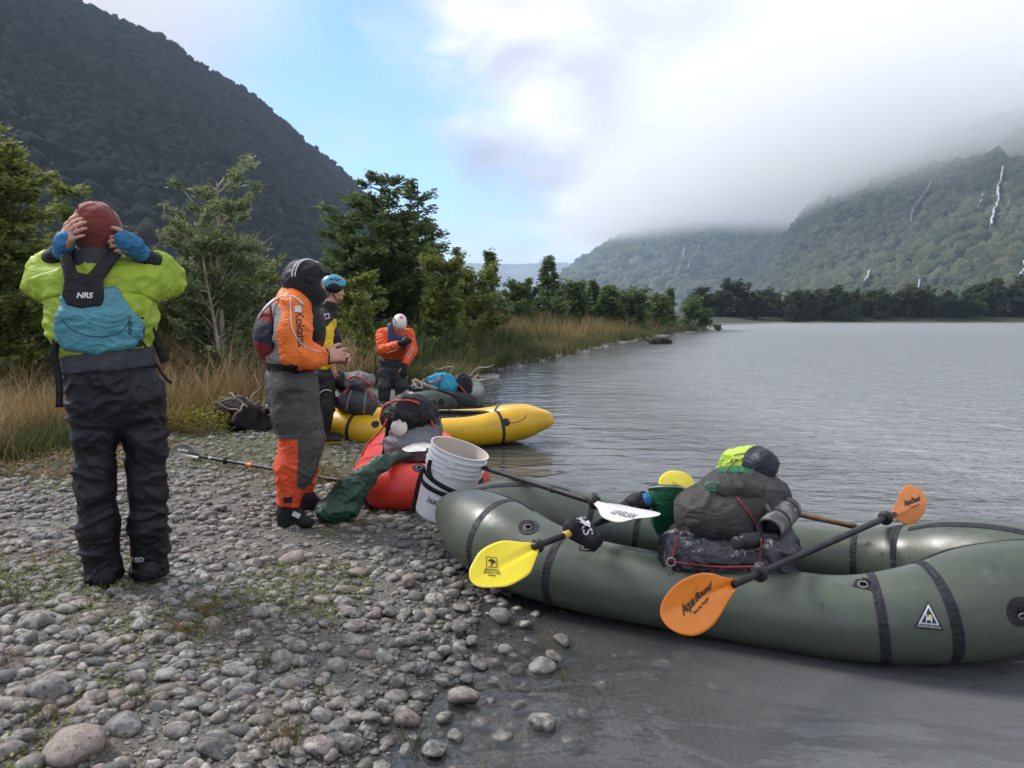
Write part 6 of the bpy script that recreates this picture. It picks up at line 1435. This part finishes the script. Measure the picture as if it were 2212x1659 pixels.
def hz_at(v, dep): return CAM_H+ray(1106, v).z*dep
def T_(name, label, u, dep, vtop, wpx, mat, style, seed, leaf, **kw):
    b_ = base_at(u, dep); h = hz_at(vtop, dep)-b_[2]; return tree(name, label, b_, h, wpx/2*dep/1702, mat, style, seed, leaf=leaf, **kw)
T_('beech_tree', 'tall olive green tree at the picture edge behind the lime jacket', -30, 11.5, 295, 330, m_lf_ol, 'beech', 11, .050, dens=1.8, nl=50, leaders=2, base=.03)
T_('beech_tree', 'yellow green sapling branching just behind the maroon hood', 190, 13.5, 420, 210, m_lf_ol, 'beech', 12, .050, dens=1.1, nl=30)
T_('willow', 'leafy grey green willow with pale branches behind the lime jacket', 478, 12.5, 398, 215, m_lf_wl, 'willow', 13, .036, dens=1.0, nl=22, bark=m_twig, cat='tree', leaders=5, base=.08)
T_('shrub', 'rounded dull green shrub between the willow and the black hood', 560, 14.0, 600, 190, m_lf_ol, 'shrub', 14, .045, dens=1.0, nl=34, cat='shrub')
T_('shrub', 'dull scrub at the foot of the tall tree by the picture edge', 60, 12.2, 610, 220, m_lf_ol, 'shrub', 15, .045, dens=1.0, nl=34, cat='shrub')
T_('shrub', 'dense green shrub filling the bank behind the lime jacket', 330, 13.6, 600, 200, m_lf_ol, 'shrub', 16, .045, dens=1.1, nl=34, cat='shrub')
T_('beech_tree', 'tall dark tree with feathery tops behind the blue helmet', 828, 23, 384, 205, m_lf_dk, 'beech', 17, .066, dens=1.5, nl=54, leaders=3, base=.03)
T_('beech_tree', 'slender sparse tree with feathery side branches beside the tall dark tree', 905, 24, 402, 130, m_lf_dk, 'beech', 18, .075, dens=.8, nl=30, base=.25)
T_('shrub', 'bushy olive shrub above the tussocks behind the white helmet', 955, 21, 562, 125, m_lf_br, 'shrub', 19, .06, dens=1.5, nl=46, cat='shrub')
T_('shrub', 'low bright green shrub right behind the blue helmet', 790, 18, 610, 150, m_lf_br, 'shrub', 20, .05, dens=1.1, nl=36, cat='shrub')
T_('shrub', 'dull green shrub beside the bushy olive shrub', 1030, 27, 598, 130, m_lf_ol, 'shrub', 21, .07, dens=1.1, nl=36, cat='shrub')
T_('shrub', 'small yellow green shrub in the grass behind the yellow jacket', 780, 15.0, 648, 60, m_lf_br, 'shrub', 22, .035, dens=1.0, nl=24, cat='shrub')
T_('conifer', 'thin pointed tree top beside the tall dark tree', 988, 38, 538, 46, m_lf_dk, 'cone', 23, .10, dens=.9, nl=34)
T_('beech_tree', 'dark broad topped tree standing before the blue valley head', 1057, 42, 545, 74, m_lf_dk, 'cone', 24, .12, dens=1.3, nl=44)
T_('conifer', 'dark conical tree standing alone at the foot of the far mountain', 1184, 55, 558, 86, m_lf_dk, 'cone', 25, .14, dens=1.5, nl=50)
T_('shrub', 'scrubby dark bush between the two dark trees of the spit', 1120, 46, 625, 90, m_lf_dk, 'shrub', 26, .11, dens=1.0, nl=34, cat='shrub')
k = 0
for u, dep, vt, wd, st, lb in ((1240, 60, 618, 60, 'shrub', 'bushy tree next to the conical tree'), (1282, 64, 610, 56, 'cone', 'pointed tree in the clump behind the spit'), (1318, 62, 622, 52, 'beech', 'broad tree closing the clump behind the spit'),
     (1370, 66, 640, 80, 'shrub', 'low thicket on the crest of the spit'), (1425, 72, 640, 50, 'beech', 'ragged tree on the outer half of the spit'), (1446, 80, 626, 34, 'cone', 'slim dark tree on the outer half of the spit'), (1500, 86, 646, 66, 'beech', 'rounded tree near the tip of the spit')):
    T_('beech_tree', lb, u, dep, vt, wd, m_lf_dk, st, 40+k, .16, dens=1.0, nl=34); k += 1
# thicket along the bank: copies of four bushes grown once
bprot = []; g = np.random.default_rng(15); spots = []
for i in range(700):
    y = 13+60*g.random()**1.6; x = y*g.uniform(-.70, .26); d_ = float(land_d(np.array([x]), np.array([y]))[0])
    if d_ > 2.6+.05*y and (y > 14.5+max(0, x+4)*.9) and d_ < 26 and all((x-a)**2+(y-b_)**2 > (.55+.03*y)**2 for a, b_, _ in spots): spots.append((x, y, d_))
for i, (x, y, d_) in enumerate(spots[:130]):
    kd = i if i < 4 else int(g.integers(4)); lb = ('dark green bush in the thicket covering the bank', 'olive bush in the thicket covering the bank', 'bright yellow green bush in the thicket covering the bank', 'dark green bush in the thicket covering the bank')[kd]; gr = ('dark thicket bushes', 'olive thicket bushes', 'bright thicket bushes', 'dark thicket bushes')[kd]
    if i < 4:
        o = tree('bush', lb, (x, y, gz(x, y)), 1.5, .95, (m_lf_dk, m_lf_ol, m_lf_br, m_lf_dk)[i], 'shrub', 160+i, nl=34, leaf=.055, dens=.9, cat='bush', group=gr, base=.02); bprot.append(o)
    else:
        p0 = bprot[kd]; o = p0.copy(); C.objects.link(o); o.location = (x, y, gz(x, y)); o.rotation_euler = (0, 0, g.uniform(0, 6.28))
        for ch in p0.children: c2 = ch.copy(); C.objects.link(c2); c2.parent = o
    k_ = g.uniform(.5, 1.05)*(.7+.010*y); o.scale = (k_*g.uniform(.9, 1.3), k_*g.uniform(.9, 1.3), k_)
# far bank: one tree each, copies of six grown once
protos = []
g = np.random.default_rng(5)
far_u = np.sort(np.concatenate([np.linspace(1520, 2230, 52)+g.normal(0, 5, 52)]))
for i, u in enumerate(far_u):
    dep = 176+g.uniform(-3, 12); h = g.uniform(3.4, 6.0)*(1.25 if i in (5, 17, 22, 31, 32, 44, 50, 51) else 1); bb = base_at(u, dep)
    if i < 6:
        o = tree('far_tree', ('broad dark tree in the row lining the far bank', 'pointed dark tree in the row lining the far bank', 'low rounded dark tree in the row lining the far bank')[i % 3], bb, 6.0, 3.0, m_lf_hz, ('beech', 'cone', 'shrub')[i % 3], 60+i, nl=26, leaf=.36, dens=.85, group=('broad far bank trees', 'pointed far bank trees', 'low far bank trees')[i % 3], base=.02); protos.append(o)
    else:
        p0 = protos[i % 6]; o = p0.copy(); C.objects.link(o); o.location = bb; o.rotation_euler = (0, 0, g.uniform(0, 6.28))
        for ch in p0.children: c2 = ch.copy(); C.objects.link(c2); c2.parent = o
    k_ = h/6.0; o.scale = (k_*g.uniform(.85, 1.3), k_*g.uniform(.85, 1.3), k_)
def tufts(name, label, xs, ys, n_per, hgt, wid, tint, seed, mat, spread=.10, lean=.35, kind='stuff', cat='grass', segs=3):
    """grass blades rising from tuft centres"""
    g = np.random.default_rng(seed); N = len(xs); ix = np.repeat(np.arange(N), n_per); n = len(ix)
    hs = hgt[ix]*g.uniform(.45, 1.1, n); x = xs[ix]+g.normal(0, spread, n)*np.sqrt(hgt[ix]); y = ys[ix]+g.normal(0, spread, n)*np.sqrt(hgt[ix]); z = ground_z(x, y)-.02
    az = g.uniform(0, 6.28, n); ln = lean*g.uniform(.2, 1.4, n)*hs; dx, dy = np.cos(az)*ln, np.sin(az)*ln; wa = az+1.57+g.normal(0, .5, n); wx, wy = np.cos(wa)*wid*.5, np.sin(wa)*wid*.5
    rows = []
    for k_ in range(segs+1):
        q = k_/segs; w_ = (1-q)**.7*np.ones(n) if k_ < segs else np.full(n, .12)
        cx, cy_, cz = x+dx*q**1.8, y+dy*q**1.8, z+hs*(q-.18*lean*q**3)
        rows.append(np.stack([np.stack([cx-wx*w_, cy_-wy*w_, cz], -1), np.stack([cx+wx*w_, cy_+wy*w_, cz], -1)], 1))
    V = np.stack(rows, 1); F0 = np.array([[2*k_, 2*k_+1, 2*k_+3, 2*k_+2] for k_ in range(segs)]); nv = 2*(segs+1)
    F = (F0[None]+(np.arange(n)*nv)[:, None, None]).reshape(-1, 4); tt = np.repeat(np.clip(tint[ix]+g.normal(0, .13, n), 0, 1), nv)
    return tag(link(name, mesh_np(name, V.reshape(-1, 3), F, mat, False, attrs={'tint': tt})), label, cat if kind != 'stuff' else None, kind=kind)
def bank_points(n, ylo, yhi, dlo, dhi, seed, pw=1.5, xr=(-.72, .66)):
    g = np.random.default_rng(seed); y = ylo+(yhi-ylo)*g.random(n)**pw; x = y*g.uniform(*xr, n); d_ = land_d(x, y); ok = (d_ > dlo) & (d_ < dhi); return x[ok], y[ok], d_[ok]
# tall dry grass on the near bank
x, y, d_ = bank_points(5600, 6.4, 17, 1.6, 40, 301, 1.1, (-.72, .02)); edge = 9.2+.9*np.sin(x*1.3)+.6*np.sin(x*3.1)+np.clip(x+3.4, 0, 9)*.9-2.4*sstep(-x, 3.0, 4.4); ok = y > edge; x, y = x[ok], y[ok]
ptch = fbm(np.stack([x*.5, y*.5, x*0], -1), 71, 3); hg_ = .30+.55*sstep(ptch, .35, .62)*np.clip((y-7.5)/4, .35, 1)
fine = vn(np.stack([x*2.2, y*2.2, x*0], -1), 79); hg_ = hg_*(.75+1.0*fine)
tufts('grass', 'tall straw coloured grass on the near bank', x, y, 11, hg_, .013, np.clip(.10+.62*sstep(ptch, .32, .60)+.5*(fine-.35), 0, 1), 302, m_grass, .17, .55)
x, y, d_ = bank_points(1500, 2.3, 9.5, .6, 40, 305, 1.0, (-.72, .0)); k_ = fbm(np.stack([x*.8, y*.8, x*0], -1), 331, 3)+.15*sstep(y, 4, 9) > .53; x, y = x[k_], y[k_]
tufts('grass', 'short wispy weeds scattered over the shingle', x, y, 14, .05+.07*vn(np.stack([x*3, y*3, x*0], -1), 81), .0035, .2+.55*vn(np.stack([x*2, y*2, x*0], -1), 83), 306, m_grass, .14, .9, segs=2)
# mixed grass farther along the bank
x, y, d_ = bank_points(4300, 15, 85, 1.2, 45, 311, 1.7, (-.16, .27)); ptch = fbm(np.stack([x*.25, y*.25, x*0], -1), 73, 3)
tufts('grass', 'mixed dry and green grass along the receding bank', x, y, 11, .75+.75*ptch, .035, .9*np.clip((ptch-.36)*2.6, 0, 1), 312, m_grass, .22, .35, segs=2)
# tussocks hanging over the water
x, y, d_ = bank_points(9000, 13.5, 80, .15, 1.9, 321, 1.5, (-.16, .27)); ok = y > 14.5; x, y = x[ok], y[ok]
tufts('grass', 'green tussocks overhanging the water edge', x, y, 14, .45+.25*vn(np.stack([x, y, x*0], -1), 75), .022, .10+.35*vn(np.stack([x*.6, y*.6, x*0], -1), 77), 322, m_grass, .2, .75, segs=3)
# low herbs and moss between the stones
def cover(name, label, n, ylo, yhi, sz, seed, mat, thr, dmin, hz_=.03, sc_=.8, xr=(-.72, .0)):
    x, y, d_ = bank_points(n, ylo, yhi, dmin, 40, seed, 1.2, xr); g = np.random.default_rng(seed)
    p_ = fbm(np.stack([x*sc_, y*sc_, x*0], -1), seed, 3)+.10*sstep(y, 5, 9.5); ok = p_ > thr+g.uniform(-.03, .03, len(x)); x, y, p_ = x[ok], y[ok], p_[ok]; n = len(x)
    c = np.stack([x, y, ground_z(x, y)+hz_*(.2+g.random(n))*(1+y*.05)], -1); s_ = sz*g.uniform(.6, 1.3, n)[:, None]*(1+.06*y)[:, None]
    a = unit(g.normal(0, 1, (n, 3))*(1, 1, .6)); b_ = unit(np.cross(a, g.normal(0, .5, (n, 3))+(0, 0, 1)))
    V, F, tt = quads(c, a*s_, b_*s_*.6, np.clip(.2+.6*g.random(n), 0, 1)); return tag(link(name, mesh_np(name, V, F, mat, False, attrs={'tint': tt})), label, kind='stuff')
cover('undergrowth', 'low green herbs creeping between the stones', 60000, 2.2, 12, .008, 331, m_lf_ol, .60, .5, .02)
cover('undergrowth', 'matted weeds on the upper shingle', 40000, 6.2, 12.5, .012, 333, m_grass, .585, .9, .04)
cover('moss', 'yellow moss cushions at the foot of the dry grass', 60000, 8.6, 13, .012, 335, m_moss, .555, 2.0, .16, .55)
# single tufts on the bar
for i, (u, v, hpx, tn, lb) in enumerate(((615, 1605, 60, .45, 'yellowing grass tuft on the stones nearest the picture foot'), (395, 1372, 42, .62, 'dry grass tuft beside the large pale stone'), (95, 1560, 48, .4, 'grass tuft low at the picture edge among stones'), (580, 1440, 26, .25, 'small green sprig on the shingle'), (700, 1500, 24, .2, 'small dark green sprig left of the shallows'),
        (1180, 1405, 30, .45, 'thin grass tuft standing in the shallows'), (1222, 1480, 40, .55, 'lone reed stalks rising from the shallow water'), (905, 1625, 46, .12, 'green weed clump at the edge of the shallows'), (285, 1525, 40, .15, 'green herb tuft beside a pale cobble'), (440, 1330, 28, .6, 'reddish dry stalks on the shingle'), (10, 1300, 50, .15, 'green weed clump at the picture edge'), (350, 1180, 34, .55, 'dry grass wisp between the black trousers and the boots of the orange jacket'))):
    w_, q_ = on_ground(u, v); o = tufts('grass_tuft', lb, np.array([w_.x]), np.array([w_.y]), 64, np.array([hpx*1.5*q_/1702]), .0050, np.array([tn]), 340+i, m_grass, .09, .9, 'thing', 'grass')
# driftwood
def roots(name, label, u, v, dep, n, rad, seed, mat, ball=True, cat='driftwood'):
    w_ = at_d(u, v, dep); g = np.random.default_rng(seed); root = empty(name, (w_.x, w_.y, gz(w_.x, w_.y)), 0, label, cat); ps = []
    for i in range(n):
        d_ = unit(g.normal(0, 1, 3)*(1, .6, .8)+np.array([.3, -.3, .5])); st = np.array([0, 0, rad*.55])+d_*rad*.35; p = [st]
        for k_ in range(5): d_ = unit(d_+g.normal(0, .45, 3)); p.append(p[-1]+d_*rad*.26)
        ps.append(tube_vf(crv(p, 3), np.linspace(.020, .005, 16)*rad/.45, 5))
    put('root', ps, [mat], root)
    if ball: solid('root_ball', [Ell((-.10*rad/.45, 0, rad*.35), (rad*.75, rad*.6, rad*.62), None, .05)], .03, [m_root], root, creases((6, 6, 6), .10, seed, 1.5))
    return root
roots('root_wad', 'upturned dark root wad with pale roots behind the orange jacket', 548, 860, 9.2, 20, .34, 401, m_twig)
roots('driftwood', 'bleached forked branch stranded behind the teal bag', 985, 800, 13.0, 7, .5, 403, m_twig, False)
w_ = at_z(1425, 742, 0); root = empty('driftwood', (w_.x, w_.y, 0), 0, 'dark snag breaking the surface of the river', 'driftwood')
solid('log', [Ell((0, 0, .0), (.55, .3, .22), None, .1), Ell((.3, 0, .05), (.3, .25, .18), None, .1)], .05, [m_root], root, creases((4, 4, 4), .12, 9))
put('branch', [tube_vf(crv([(-.3, 0, .05), (-.7, .1, .2), (-1.0, 0, .45)], 4), .03, 5), tube_vf(crv([(-.5, 0, .05), (-.8, .1, .3), (-.75, 0, .5)], 4), .025, 5)], [m_root], root)
T_('shrub', 'little dark bush standing in the water off the spit', 1548, 78, 706, 20, m_lf_dk, 'shrub', 90, .09, nl=10, dens=.7, cat='shrub')
T_('beech_tree', 'bare pale dead sapling on the spit', 1398, 60, 690, 22, m_lf_dk, 'beech', 91, .03, nl=6, dens=.3, bark=m_twig)
